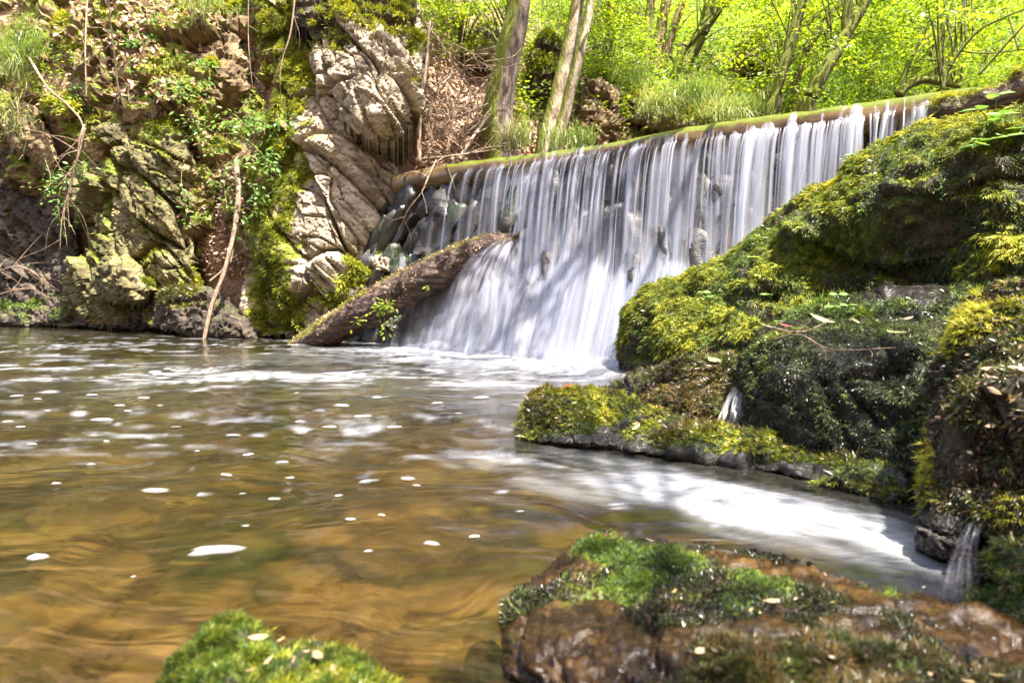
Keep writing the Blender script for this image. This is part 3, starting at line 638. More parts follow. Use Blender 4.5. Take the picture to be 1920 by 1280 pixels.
def rock(name, label, poly, ctrl, mt, res=5, edge=40, bulge=.3, thick=.6, amp=.1, scale=1.2, grain=45, seed=0, crack=.5, elong=(.4, 1., 1.7),
         moss=(-.2, .5, .5), mscale=2.5, regions=(), fr=None, cat='rock', group=None, smooth=False, outl=None, key=None, fine=0., rimk=.5, small=1., algae=None, cush=None):
    poly = rough_poly(poly, outl if outl is not None else res * 1.2, res * 3.2, seed)
    x0, y0 = poly.min(0); x1, y1 = poly.max(0)
    gx, gy = np.meshgrid(np.arange(x0 - res, x1 + 2 * res, res), np.arange(y0 - res, y1 + 2 * res, res)); sh = gx.shape
    px, py = gx.ravel(), gy.ravel(); sd, cx, cyy = poly_sd(px, py, poly)
    inc = sd > -res * .8; out = sd < 0; px = np.where(out, cx, px); py = np.where(out, cyy, py)
    t = np.clip(np.clip(sd, 0, None) / edge, 0, 1)
    idx = -np.ones(len(px), int); idx[inc] = np.arange(inc.sum()); px, py, t = px[inc], py[inc], t[inc]
    Y = tps(ctrl)(px, py) + bulge * (1 - np.sqrt(np.clip(1 - (1 - t) ** 2, 0, 1)))
    V = P(px, py, Y); I = idx.reshape(sh)
    a, b, c, d = I[:-1, :-1], I[:-1, 1:], I[1:, 1:], I[1:, :-1]
    ok = (a >= 0) & (b >= 0) & (c >= 0) & (d >= 0)
    Q = np.stack([d[ok], c[ok], b[ok], a[ok]], -1)
    N = vnormals(V, [Q])
    view = nrm(np.array((0, 0, CAMH)) - V); N = nrm(N + .25 * view)
    dsp = craggy(V, amp, scale, grain, seed, crack=crack, elong=elong, small=small)
    if cush: cn = fbm(V * cush[1], 3, seed + 44); dsp = dsp + cush[0] * np.abs(cn) * 2 - cush[0] * .5 + .5 * cush[0] * fbm(V * cush[1] * 3, 2, seed + 45)
    if fine: dsp = dsp + fine * fbm(V * scale * 14, 3, seed + 3)
    dsp = dsp * (rimk + (1 - rimk) * sstep(0, .8, t))
    V = V + N * dsp[:, None]
    N = vnormals(V, [Q])
    ms = moss[0] + moss[1] * N[:, 2] + moss[2] * fbm(V * mscale, 4, seed + 60)
    for (ex, ey, rx, ry, wt) in regions: ms = ms + wt * np.exp(-((px - ex) / rx) ** 2 - ((py - ey) / ry) ** 2)
    ms = np.clip(ms, 0, 1); alg = np.zeros(len(V))
    if algae: alg = 1.1 * np.exp(-((px - algae[0]) / algae[2]) ** 4 - ((py - algae[1] + .32 * (px - algae[0])) / algae[3]) ** 4)
    # sides running back from the outline, closed behind
    e = np.concatenate([Q[:, [0, 1]], Q[:, [1, 2]], Q[:, [2, 3]], Q[:, [3, 0]]]); kx = np.minimum(e[:, 0], e[:, 1]) * len(V) + np.maximum(e[:, 0], e[:, 1])
    u, ix, ct = np.unique(kx, return_index=True, return_counts=True); be = e[ix[ct == 1]]
    bv = np.unique(be); mp = -np.ones(len(V), int); mp[bv] = len(V) + np.arange(len(bv))
    dn = sstep(.75, .45, V[bv][:, 2:3]) if Y.mean() < 5 else 0.; back = nrm(V[bv] * np.array((1, 1, 0))) * thick * (1 - .93 * dn) + np.array((0, 0, -1.)) * thick * (.15 + .75 * dn); cen = (V[bv] + back).mean(0) + np.array((0, .3 * thick, 0))
    VV = np.vstack([V, V[bv] + back, cen]); ci = len(VV) - 1
    SQ = np.stack([be[:, 1], be[:, 0], mp[be[:, 0]], mp[be[:, 1]]], -1); ST = np.stack([mp[be[:, 1]], mp[be[:, 0]], np.full(len(be), ci)], -1)
    base = V[np.argmin(V[:, 2])].copy(); base[:2] = V[:, :2].mean(0)
    root = thing(name, label, cat, base, group)
    at = np.concatenate([ms, ms[bv], [0]])
    link('stone', mesh_np('stone', VV - base, [Q, SQ, ST], {'moss': at, 'algae': np.concatenate([alg, 0 * bv, [0]])} if algae else {'moss': at}, smooth), M[mt], root)
    tri = np.vstack([Q[:, [0, 1, 2]], Q[:, [0, 2, 3]]])
    SURF[key or label] = (V, tri, N, ms, px, py)
    if fr:
        for f in (fr if isinstance(fr, list) else [fr]):
            f = dict(f); mk = ms
            if 'up' in f:
                b_, u_, s_ = f.pop('up'); mk = b_ + u_ * N[:, 2] + s_ * fbm(V * mscale * .7, 3, seed + 90)
                for (ex, ey, rx, ry, wt) in f.pop('regs', ()): mk = mk + wt * np.exp(-((px - ex) / rx) ** 2 - ((py - ey) / ry) ** 2)
                mk = np.clip(mk, 0, 1)
            moss_on(root, base, V, tri, N, mk, **f)
    return root
def sample(V, tri, wgt, n):
    A = np.linalg.norm(np.cross(V[tri[:, 1]] - V[tri[:, 0]], V[tri[:, 2]] - V[tri[:, 0]]), axis=1) * wgt
    if A.sum() <= 0: return np.zeros(0, int), np.zeros((0, 3))
    i = rng.choice(len(tri), n, p=A / A.sum()); r = rng.random((n, 2)); r1 = np.sqrt(r[:, 0])
    return i, np.stack([1 - r1, r1 * (1 - r[:, 1]), r1 * r[:, 1]], -1)
def moss_on(root, base, V, tri, N, ms, n=5000, size=.05, mat='moss_gold', droop=.5, out=.7, thr=.25, pw=1.5, spread=.5, lift=.3, name='moss', tone=0., tv=None, tf=None):
    if tv is None: tv, tf = (SLIM_V, KITE_F) if V[:, 1].mean() > 6 else (FR_V, FR_F)
    m = ms[tri].mean(1); m = np.clip((m - thr) / (1 - thr), 0, 1) ** pw
    C_ = V[tri].mean(1); u_ = 960 + F * C_[:, 0] / C_[:, 1]; v_ = HZ - F * (C_[:, 2] - CAMH) / C_[:, 1]; m = m * np.where((u_ < -40) | (u_ > 1960) | (v_ < -40) | (v_ > 1310), .25, 1)
    i, bc = sample(V, tri, m, n)
    if not len(i): return
    p = np.einsum('nk,nkc->nc', bc, V[tri[i]]); nn = nrm(np.einsum('nk,nkc->nc', bc, N[tri[i]]))
    cl = fbm(p * (1.2 / size) * .35, 3, 17)          # cushions: longer shoots where the cushion is thick
    sz = size * rng.uniform(.55, 1.15, n) * (1 + .55 * cl)
    ax = nn * out + np.array((0, 0, -droop)) + rand_unit(n) * spread
    up = nn + np.array((0, 0, .3)) + rand_unit(n) * .35
    p = p + nn * (sz * rng.uniform(-.1, lift, n) * (1 + .9 * np.clip(cl, -.5, 1)))[:, None]
    lo = fbm(p * (.09 / size), 3, 29); sz = sz * (1 + .5 * lo); rn = np.clip(.40 + .36 * cl + .42 * lo + rng.normal(0, .15, n) + .12 * nn[:, 2] + tone, 0, 1)
    VV, FF, AA = place(tv, tf, p, ax, up, sz, rn)
    o = link(name, mesh_np(name, VV - base, [FF], {'rnd': AA}), M[mat], root); o['kind'] = 'stuff'
    return o

# left bank ------------------------------------------------------------
SM = dict(tv=KITE_V, tf=KITE_F)
hdp = lambda x, y, d: (x, y, float(hill_depth(x, y)) - d)
rock('cliff_wall', 'craggy brown cliff face with moss and leaf-littered ledges behind the left rocks',
     [(-330, 620), (-330, -130), (100, -130), (520, -130), (560, 0), (540, 300), (500, 640), (380, 636), (150, 616)],
     [hdp(-300, 600, .1), hdp(-300, 100, .1), hdp(-300, -120, .1), hdp(0, 600, .2), hdp(0, 350, .2), hdp(0, 150, .35), hdp(0, -100, .2), hdp(150, 600, .2), hdp(150, 330, .3), hdp(150, 220, .35), hdp(150, 60, .45), hdp(150, -110, .3), hdp(300, 600, .2), hdp(300, 250, .35), hdp(300, 190, .45), hdp(300, 60, .45), hdp(300, -110, .4), hdp(420, 620, .15), hdp(420, 480, .1), hdp(420, 350, .15), hdp(420, 230, .25), hdp(420, 60, .4), hdp(420, -110, .3), hdp(520, 300, .1), hdp(520, 0, .3)],
     'cliff_warm', 5, 20, .2, .5, .36, .95, 38, 7, small=.9, elong=(.6, 1., 1.3), crack=.9, moss=(.25, .5, .9), mscale=2.6,
     regions=[(60, 250, 90, 120, .2), (420, 400, 40, 200, .1)],
     fr=[dict(n=44000, size=.05, thr=.35), dict(n=15000, size=.085, mat='litter', name='dead_leaves', droop=.0, out=.15, spread=1.2, up=(-.25, 1.1, .5), regs=[(420, 360, 55, 150, .7), (200, 60, 160, 90, .35), (240, 200, 120, 25, .5)], thr=.25, pw=.8, tv=KITE_V, tf=KITE_F, lift=.4, tone=-.12), dict(n=5000, size=.07, mat='leaf_cool', name='herbs', droop=-.1, out=.5, spread=.9, up=(-.15, .5, .9), thr=.35, tv=KITE_V, tf=KITE_F, lift=1.2)], cat='cliff', key='FACE')
rock('cliff_buttress', 'tall pale cliff buttress with moss down its left edge beside the fallen log',
     [(468, 642), (462, 560), (470, 470), (482, 400), (476, 330), (500, 250), (525, 200), (515, 120), (478, 60), (460, -60), (700, -80), (772, -40), (785, 60), (782, 170), (768, 260), (752, 300), (757, 350), (752, 400), (738, 440), (722, 500), (690, 540), (662, 565), (655, 600), (610, 644)],
     [(480, 638, 8.25), (560, 642, 7.75), (640, 610, 7.6), (480, 470, 8.5), (560, 450, 7.85), (650, 450, 7.7), (720, 480, 8.0), (480, 300, 8.9), (600, 300, 8.0), (690, 290, 8.25), (745, 320, 8.35), (500, 100, 9.4), (560, 0, 9.4), (620, 150, 8.5), (740, 0, 9.2), (760, 200, 8.9)],
     'cliff', 3, 18, .2, 1.4, .21, .9, 50, 11, small=.7, crack=.9, elong=(.3, 1., 1.9), rimk=.9, moss=(-.05, .3, .8), mscale=4.5,
     regions=[(505, 270, 65, 170, .75), (530, 60, 80, 120, .75), (515, 520, 48, 120, .85), (640, 550, 80, 50, .6), (690, 470, 45, 60, .5), (560, 330, 30, 60, .3), (650, 340, 90, 110, -.6), (590, 450, 50, 110, -.6)],
     fr=dict(n=62000, size=.045, mat='moss_gold', droop=.35, thr=.3), cat='cliff', key='A')
rock('overhanging_rock', 'sunlit overhanging grey rock nose above the dark hollow',
     [(590, 60), (640, -60), (720, -70), (768, 10), (794, 90), (796, 140), (786, 195), (772, 235), (735, 268), (690, 268), (650, 245), (620, 205), (600, 140)],
     [(600, 120, 8.5), (640, 0, 8.6), (760, 0, 8.7), (690, 120, 7.75), (700, 215, 7.45), (780, 140, 7.95), (640, 210, 7.8), (760, 230, 7.75), (700, 262, 7.7)],
     'cliff', 3, 14, .18, 1.0, .20, 1.05, 56, 29, small=.7, elong=(.3, 1., 2.), crack=.9, rimk=.9, moss=(-.1, .5, .5), regions=[(690, 160, 70, 60, -.5), (640, 40, 80, 70, .35), (780, 80, 20, 60, .3)],
     fr=dict(n=5000, size=.07, thr=.35), key='A2')
rock('mossy_overhang', 'mossy block at the top, coloured dark for shade, above the overhanging rock nose',
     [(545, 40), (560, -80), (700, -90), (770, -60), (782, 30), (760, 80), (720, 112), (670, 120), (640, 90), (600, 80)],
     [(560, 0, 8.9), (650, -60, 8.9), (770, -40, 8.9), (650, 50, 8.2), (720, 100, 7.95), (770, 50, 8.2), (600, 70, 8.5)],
     'slate_dark_shade', 4, 26, .4, .8, .16, 1.9, 30, 27, moss=(.05, .6, .7), mscale=3.5, fr=dict(n=14000, size=.052, thr=.3), key='A3')  # added block, its dark colour paints the nose's shaded top; moss is real
rock('slanted_slab', 'large olive slate slab with slanting layers beside the leafy gully',
     [(140, 604), (132, 505), (163, 450), (148, 380), (153, 300), (178, 242), (228, 214), (300, 208), (334, 225), (346, 262), (366, 320), (380, 390), (378, 470), (374, 530), (398, 600), (396, 632), (270, 614)],
     [(145, 600, 10.2), (396, 630, 8.75), (270, 612, 9.4), (160, 300, 10.5), (190, 240, 10.3), (300, 215, 10.0), (372, 400, 9.3), (240, 400, 9.45), (330, 470, 9.1), (200, 500, 9.6), (310, 280, 9.5)],
     'slate_green', 3, 24, .35, 1.2, .26, .95, 46, 31, small=.7, crack=.9, rimk=.9, moss=(.02, .4, .7), elong=(.3, 1, 2.), regions=[(290, 225, 60, 25, .8), (230, 330, 70, 60, .2), (340, 410, 35, 70, -.6), (320, 560, 70, 30, .5), (380, 480, 20, 100, .5)],
     fr=dict(n=9000, size=.06, thr=.35), key='B')
rock('green_lump', 'rounded green-stained lump at the foot of the slanted slab',
     [(158, 562), (165, 505), (200, 474), (240, 465), (266, 500), (300, 545), (262, 575), (200, 574)],
     [(165, 560, 9.7), (200, 480, 9.6), (240, 475, 9.3), (250, 540, 8.9), (295, 548, 9.0), (200, 540, 9.2)],
     'slate_green', 4, 26, .4, .8, .1, 2.2, 35, 37, moss=(.1, .4, .5), fr=dict(n=1500, size=.05, thr=.45))
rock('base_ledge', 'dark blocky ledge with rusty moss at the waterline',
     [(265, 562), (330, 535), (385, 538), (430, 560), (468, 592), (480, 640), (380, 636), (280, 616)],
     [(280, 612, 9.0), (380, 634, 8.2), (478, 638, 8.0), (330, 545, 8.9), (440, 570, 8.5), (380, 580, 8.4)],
     'slate_dark_shade', 4, 22, .3, .8, .13, 2.4, 20, 41, moss=(-.1, .4, .5), regions=[(330, 560, 70, 22, .6)], fr=[dict(n=3500, size=.05, mat='moss_rust', thr=.3), dict(n=1500, size=.05, thr=.4)])
rock('shaded_cliff', 'layered cliff coloured dark for shade at the left edge of the pool',
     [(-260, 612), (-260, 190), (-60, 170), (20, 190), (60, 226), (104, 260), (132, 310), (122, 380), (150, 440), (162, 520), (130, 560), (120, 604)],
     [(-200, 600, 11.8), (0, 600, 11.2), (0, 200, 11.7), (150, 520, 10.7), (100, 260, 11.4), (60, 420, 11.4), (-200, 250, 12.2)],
     'slate_dark_shade', 5, 30, .4, .8, .22, 1.2, 48, 43, elong=(.25, 1, 2.2), moss=(-.25, .45, .5), fr=dict(n=2500, size=.06, thr=.35), cat='cliff')  # the hollow's shade is put into this rock's dark colour
rock('leaning_slab', 'leaning lit slab under the grass at the far left',
     [(8, 215), (36, 180), (68, 200), (98, 256), (112, 300), (98, 334), (60, 300), (22, 280)],
     [(15, 220, 11.2), (40, 190, 11.1), (100, 320, 10.6), (60, 260, 10.8)], 'cliff_warm', 4, 14, .25, .6, .07, 2.5, 55, 47, moss=(-.1, .4, .5), fr=dict(n=900, size=.06, thr=.35))
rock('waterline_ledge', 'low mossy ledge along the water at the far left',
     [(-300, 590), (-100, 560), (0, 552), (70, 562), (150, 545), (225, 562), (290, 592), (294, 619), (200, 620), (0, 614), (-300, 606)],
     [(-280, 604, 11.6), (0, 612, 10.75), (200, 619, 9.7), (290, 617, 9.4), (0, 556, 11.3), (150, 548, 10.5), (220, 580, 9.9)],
     'slate_dark_shade', 4, 20, .3, .8, .12, 2.2, 10, 53, moss=(.0, .55, .5), fr=dict(n=6000, size=.055, mat='moss_green', thr=.3), cat='ledge')
rock('jutting_rock', 'ochre jutting rock above the leafy gully',
     [(336, 100), (358, 62), (400, 50), (440, 60), (470, 92), (480, 135), (468, 176), (430, 182), (400, 210), (366, 206), (350, 160), (338, 130)],
     [(345, 110, 10.5), (400, 60, 10.4), (475, 110, 10.1), (400, 130, 9.8), (370, 200, 9.9), (460, 170, 9.8)],
     'cliff_warm', 4, 22, .35, .8, .13, 2.3, 25, 59, moss=(-.2, .5, .4), fr=dict(n=1800, size=.07, thr=.35))
rock('pale_ledge_rock', 'pale sunlit rock face near the top left',
     [(202, 110), (206, 20), (216, -40), (270, -40), (284, 30), (290, 120), (300, 182), (240, 205), (208, 172)],
     [(206, 100, 11.1), (230, 0, 11.4), (280, 40, 11.1), (295, 180, 10.3), (230, 190, 10.5)], 'cliff', 4, 18, .3, .8, .12, 2., 60, 61, moss=(-.25, .5, .4), fr=dict(n=900, size=.07, thr=.4))
rock('grey_block', 'small grey rock block below the moss cushion at upper left',
     [(284, 115), (300, 88), (334, 90), (342, 150), (330, 192), (294, 184)], [(290, 120, 10.6), (335, 100, 10.5), (330, 185, 10.0), (295, 180, 10.2)], 'cliff', 4, 14, .25, .6, .08, 3, 60, 67, moss=(-.3, .5, .4), fr=dict(n=300, size=.06, thr=.4))
for k, (cx, cy_, rx, ry, lab) in enumerate([(315, 40, 30, 40, 'bulging yellow moss-covered rock at top of left slope'), (135, 70, 34, 46, 'moss-covered boulder near the grass at upper left'), (120, 200, 40, 30, 'low mossy rock on the litter slope at left'), (425, 10, 40, 26, 'mossy rock at the very top beside the hanging grass')]):
    an = np.linspace(0, 2 * np.pi, 12, endpoint=False); hd = float(hill_depth(cx, cy_))
    rock('mossy_rock', lab, [(cx + rx * math.cos(a), cy_ + ry * math.sin(a)) for a in an], [(cx - rx, cy_, hd - .2), (cx + rx, cy_, hd - .25), (cx, cy_ + ry, hd - .5), (cx, cy_ - ry, hd)],
         'cliff_warm', 4, 20, .35, .6, .08, 2.6, 20, 71 + k, moss=(.3, .5, .4), fr=dict(n=2600, size=.075, thr=.25, droop=.4))
# loose stones between cliff and weir
for k, (cx, cy_, rx, ry, Y, mt, lab) in enumerate([
        (723, 492, 27, 22, 7.55, 'cliff', 'pink-grey wet stone wedged beside the weir wall'), (668, 545, 30, 36, 7.55, 'slate_dark_shade', 'dark mossy block behind the fallen log'),
        (745, 460, 18, 34, 7.8, 'slate_dark_shade', 'narrow upright dark stone at the cliff foot'), (700, 575, 24, 20, 7.4, 'wet_stone', 'low wet stone under the fallen log'),
        (765, 520, 20, 24, 7.45, 'wet_stone', 'wet green-topped stone beside the trickle by the weir wall'), (692, 500, 16, 26, 7.85, 'cliff_warm', 'small reddish stone against the cliff foot'),
        (735, 612, 30, 14, 7.2, 'wet_stone', 'flat wet stone at the foot of the weir')]):
    an = np.linspace(0, 2 * np.pi, 11, endpoint=False)
    rock('wedged_stone', lab, [(cx + rx * math.cos(a) * rng.uniform(.85, 1.1), cy_ + ry * math.sin(a) * rng.uniform(.85, 1.1)) for a in an],
         [(cx - rx, cy_, Y + .1), (cx + rx, cy_, Y + .1), (cx, cy_ + ry, Y - .08), (cx, cy_ - ry, Y + .25), (cx, cy_, Y)], mt, 3, 14, .2, .4, .06, 4, 40, 81 + k, moss=(-.1, .5, .5), fr=dict(n=250, size=.04, mat='moss_green', thr=.4))
# rocks on the slope behind the weir
for k, (poly, Y0, Y1, mt, mo, nf, lab) in enumerate([
        ([(985, 190), (985, 110), (1005, 75), (1030, 60), (1050, 80), (1058, 130), (1052, 190)], 10.6, 10.0, 'slate_dark_shade', .25, 3000, 'dark mossy block between the two nearest trunks'),
        ([(1072, 265), (1082, 190), (1100, 150), (1130, 140), (1160, 160), (1166, 215), (1170, 262), (1120, 275)], 10.3, 9.6, 'cliff_warm', -.25, 900, 'brown crumbling outcrop right of the pale double trunk'),
        ([(1170, 130), (1168, 70), (1172, 20), (1200, 15), (1216, 60), (1216, 125)], 14.2, 13.4, 'slate_dark_shade', -.1, 800, 'dark cleft rock left of the three thin stems'),
        ([(1372, 150), (1376, 90), (1395, 55), (1440, 50), (1462, 80), (1456, 130), (1420, 150)], 13.6, 12.8, 'cliff_warm', -.2, 700, 'tan rock face under the bright foliage'),
        ([(1205, 245), (1212, 205), (1250, 185), (1320, 180), (1380, 195), (1410, 225), (1400, 250)], 9.9, 9.2, 'slate_green', .2, 2600, 'grass-topped boulder just behind the crest'),
        ([(1330, 205), (1345, 170), (1390, 160), (1420, 180), (1430, 215)], 11.2, 10.6, 'cliff', -.1, 700, 'pale half-buried boulder above the grassy boulder'),
        ([(860, 120), (880, 60), (930, 40), (945, 90), (930, 140)], 11.0, 10.5, 'slate_green', .1, 1200, 'mossy rock behind the dry brush'),
        ([(1165, 235), (1175, 180), (1200, 170), (1225, 200), (1222, 240)], 10.4, 9.9, 'slate_green', .1, 700, 'small mossy rock left of the grass-topped boulder')]):
    xs = [p[0] for p in poly]; ys = [p[1] for p in poly]
    rock('slope_rock', lab, poly, [(min(xs), min(ys), Y0 + .1), (max(xs), min(ys), Y0), (min(xs), max(ys), Y1), (max(xs), max(ys), Y1), ((min(xs) + max(xs)) / 2, (min(ys) + max(ys)) / 2, (Y0 + Y1) / 2 - .25)],
         mt, 4, 18, .35, 1., .14, 2., 30 + 10 * k, 101 + k, moss=(mo, .5, .5), fr=dict(n=nf, size=.075, thr=.3, mat='moss_gold'))

# right bank ------------------------------------------------------------
rock('mossy_bank', 'huge moss-covered bank with a dark recess, right of the waterfall',
     [(1166, 668), (1160, 612), (1176, 572), (1215, 542), (1290, 506), (1360, 480), (1402, 450), (1440, 410), (1490, 378), (1540, 350), (1600, 305), (1642, 266), (1700, 240), (1760, 226), (1840, 206), (1930, 190), (2100, 175), (2420, 165), (2420, 640), (1900, 660), (1480, 660), (1400, 665), (1330, 672), (1230, 700), (1192, 712), (1172, 700)],
     [(1180, 700, 4.7), (1168, 610, 4.85), (1220, 560, 4.75), (1300, 515, 4.85), (1240, 640, 4.45), (1320, 600, 4.35), (1400, 460, 4.7), (1420, 520, 4.25), (1450, 570, 4.2), (1490, 392, 4.45), (1500, 430, 4.2), (1560, 470, 4.20), (1620, 440, 4.0), (1600, 330, 4.15), (1620, 370, 3.9), (1700, 250, 4.1), (1720, 320, 3.72), (1780, 430, 3.60), (1860, 300, 3.45), (1900, 430, 3.34), (1920, 200, 3.9), (1480, 620, 3.9), (1600, 540, 4.1), (1760, 540, 3.7), (1900, 560, 3.3), (2400, 200, 3.2), (2400, 600, 2.6)],
     'dark_moss_rock', 6, 40, .35, .8, .07, 2.4, 15, 121, cush=(.05, 4.5), outl=11, algae=(1555, 468, 95, 42), moss=(.26, .5, .95), mscale=3.4, regions=[(1700, 470, 150, 40, -.12), (1860, 420, 90, 40, -.05), (1560, 470, 80, 45, -.8), (1230, 600, 90, 70, .4), (1200, 690, 30, 20, -.5)],
     fr=[dict(n=62000, size=.038, mat='moss_gold', droop=.95, out=.55, thr=.25, spread=.55, tone=.02), dict(n=60000, size=.022, mat='moss_green', droop=.5, up=(.75, 0, .5), thr=.1, pw=.6, tone=-.14, tv=SLIM_V, tf=KITE_F), dict(n=9000, size=.026, mat='moss_rust', droop=.5, up=(.35, 0, .8), thr=.2, tv=SLIM_V, tf=KITE_F)], smooth=True, key='R1', fine=.012, cat='bank')
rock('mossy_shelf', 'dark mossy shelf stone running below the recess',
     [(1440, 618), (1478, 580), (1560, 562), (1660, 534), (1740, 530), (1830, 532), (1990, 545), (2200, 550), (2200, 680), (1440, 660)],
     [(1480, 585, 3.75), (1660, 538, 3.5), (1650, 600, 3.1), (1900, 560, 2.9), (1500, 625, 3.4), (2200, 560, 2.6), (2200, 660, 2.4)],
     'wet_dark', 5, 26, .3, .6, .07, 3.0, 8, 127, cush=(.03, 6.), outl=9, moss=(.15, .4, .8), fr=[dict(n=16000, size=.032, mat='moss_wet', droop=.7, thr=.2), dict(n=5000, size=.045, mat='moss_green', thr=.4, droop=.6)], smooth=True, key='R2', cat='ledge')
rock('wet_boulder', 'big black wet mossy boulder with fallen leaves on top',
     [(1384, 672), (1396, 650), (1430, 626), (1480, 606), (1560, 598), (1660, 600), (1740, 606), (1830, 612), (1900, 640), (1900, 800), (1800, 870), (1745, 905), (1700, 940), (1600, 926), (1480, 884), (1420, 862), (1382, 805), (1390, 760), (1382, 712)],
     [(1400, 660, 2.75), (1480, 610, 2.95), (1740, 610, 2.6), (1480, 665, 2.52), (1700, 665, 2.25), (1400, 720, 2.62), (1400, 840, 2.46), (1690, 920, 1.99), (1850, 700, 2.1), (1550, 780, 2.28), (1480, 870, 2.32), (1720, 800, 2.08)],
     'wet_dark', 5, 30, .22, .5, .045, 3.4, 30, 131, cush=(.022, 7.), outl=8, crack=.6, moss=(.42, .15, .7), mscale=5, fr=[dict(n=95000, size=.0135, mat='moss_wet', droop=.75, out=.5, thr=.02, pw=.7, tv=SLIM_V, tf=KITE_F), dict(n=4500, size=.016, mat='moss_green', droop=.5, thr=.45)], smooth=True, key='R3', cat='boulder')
rock('brown_mossy_stone', 'low brown mossy stone beside the small spout',
     [(1140, 724), (1182, 702), (1232, 690), (1290, 674), (1340, 666), (1385, 672), (1402, 720), (1392, 795), (1330, 800), (1260, 780), (1190, 752)],
     [(1150, 722, 3.6), (1300, 678, 3.35), (1380, 680, 3.1), (1380, 790, 2.72), (1260, 770, 3.0)], 'dark_moss_rock', 4, 20, .2, .5, .05, 4, 10, 137, moss=(.2, .4, .5), fr=[dict(n=9000, size=.035, mat='moss_rust', droop=.7, thr=.15), dict(n=2500, size=.03, mat='moss_green', thr=.4)], smooth=True, key='R6', cat='stone')
rock('mossy_spur', 'long low mossy spur of rock pointing into the pool',
     [(960, 830), (974, 790), (985, 750), (1010, 734), (1080, 725), (1130, 729), (1170, 745), (1230, 765), (1300, 780), (1370, 796), (1440, 815), (1520, 830), (1600, 850), (1700, 880), (1735, 930), (1660, 952), (1560, 922), (1450, 896), (1300, 872), (1150, 851), (1040, 843)],
     [(965, 830, 2.66), (1040, 842, 2.55), (1300, 871, 2.32), (1560, 920, 2.02), (1650, 948, 1.90), (1010, 740, 2.84), (1130, 733, 2.88), (1070, 770, 2.66), (1300, 785, 2.62), (1300, 825, 2.42), (1600, 855, 2.12), (1700, 885, 1.98)],
     'wet_dark', 4, 22, .12, .12, .05, 4., 4, 139, cush=(.02, 9.), outl=7, elong=(.3, 1., 2.), moss=(.05, .5, .8), mscale=5, regions=[(1060, 770, 110, 40, .5), (1300, 800, 120, 26, .4), (1400, 880, 200, 18, -.8), (1150, 845, 150, 14, -.7), (1060, 830, 120, 16, -.6), (1550, 850, 100, 25, .3)],
     fr=[dict(n=24000, size=.022, mat='moss_gold', droop=.75, out=.6, thr=.25), dict(n=10000, size=.018, mat='moss_green', droop=.5, thr=.15), dict(n=4500, size=.03, mat='moss_rust', droop=.4, thr=.3)], smooth=True, key='R5', cat='rock spur')
rock('rusty_boulder', 'tall rust-brown mossy boulder at the right edge',
     [(1742, 810), (1758, 720), (1775, 660), (1800, 592), (1830, 556), (1880, 536), (1930, 526), (2200, 520), (2300, 700), (2250, 1010), (1900, 1006), (1840, 990), (1790, 975), (1742, 985), (1722, 955), (1732, 880)],
     [(1735, 960, 1.53), (1742, 820, 1.68), (1760, 700, 1.82), (1830, 565, 1.98), (1930, 535, 1.85), (1800, 720, 1.6), (1880, 640, 1.58), (1920, 900, 1.42), (1800, 940, 1.47), (2250, 700, 1.2)],
     'dark_moss_rock', 5, 20, .10, .5, .045, 4.5, 70, 149, cush=(.016, 10.), outl=9, crack=.8, moss=(.35, .3, .8), mscale=5, regions=[(1745, 880, 26, 90, .6), (1900, 900, 100, 70, -.5), (1780, 640, 40, 60, .3)],
     fr=[dict(n=60000, size=.0145, mat='moss_rust', droop=.7, out=.5, thr=.02, pw=.7, tv=SLIM_V, tf=KITE_F), dict(n=9000, size=.022, mat='moss_gold', droop=.6, thr=.45, tone=.15), dict(n=20000, size=.017, mat='moss_wet', thr=.02, pw=.6, tv=SLIM_V, tf=KITE_F), dict(n=2500, size=.014, mat='litter', thr=.05, pw=.5, name='debris', droop=.3, tv=KITE_V, tf=KITE_F)], smooth=True, key='R4', cat='boulder')
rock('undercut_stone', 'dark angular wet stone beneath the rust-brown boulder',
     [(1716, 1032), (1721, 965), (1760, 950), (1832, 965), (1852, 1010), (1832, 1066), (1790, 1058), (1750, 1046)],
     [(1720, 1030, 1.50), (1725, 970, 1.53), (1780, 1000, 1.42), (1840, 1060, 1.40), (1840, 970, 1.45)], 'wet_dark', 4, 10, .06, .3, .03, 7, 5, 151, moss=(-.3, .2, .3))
rock('mossy_stone', 'small green mossy stone at the right edge below the rust-brown boulder',
     [(1832, 1140), (1838, 1060), (1850, 1010), (1880, 992), (1930, 985), (2200, 980), (2200, 1200), (1900, 1185), (1860, 1150)],
     [(1840, 1130, 1.28), (1850, 1010, 1.40), (1930, 990, 1.36), (1930, 1160, 1.18), (1890, 1080, 1.24), (2200, 1100, 1.05)], 'dark_moss_rock', 4, 14, .08, .3, .03, 8, 40, 157, moss=(.2, .3, .5), mscale=6,
     fr=[dict(n=5000, size=.018, mat='moss_green', thr=.2), dict(n=3000, size=.018, mat='moss_rust', thr=.1)], smooth=True, key='R4c', cat='stone')
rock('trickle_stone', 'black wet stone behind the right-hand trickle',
     [(1762, 1118), (1766, 1060), (1790, 1030), (1850, 1030), (1880, 1080), (1870, 1150), (1800, 1140)], [(1770, 1110, 1.38), (1800, 1040, 1.42), (1860, 1040, 1.36), (1850, 1140, 1.27)], 'wet_dark', 4, 10, .05, .3, .03, 8, 80, 159, moss=(-.2, .3, .4), fr=dict(n=600, size=.018, mat='moss_green', thr=.3))
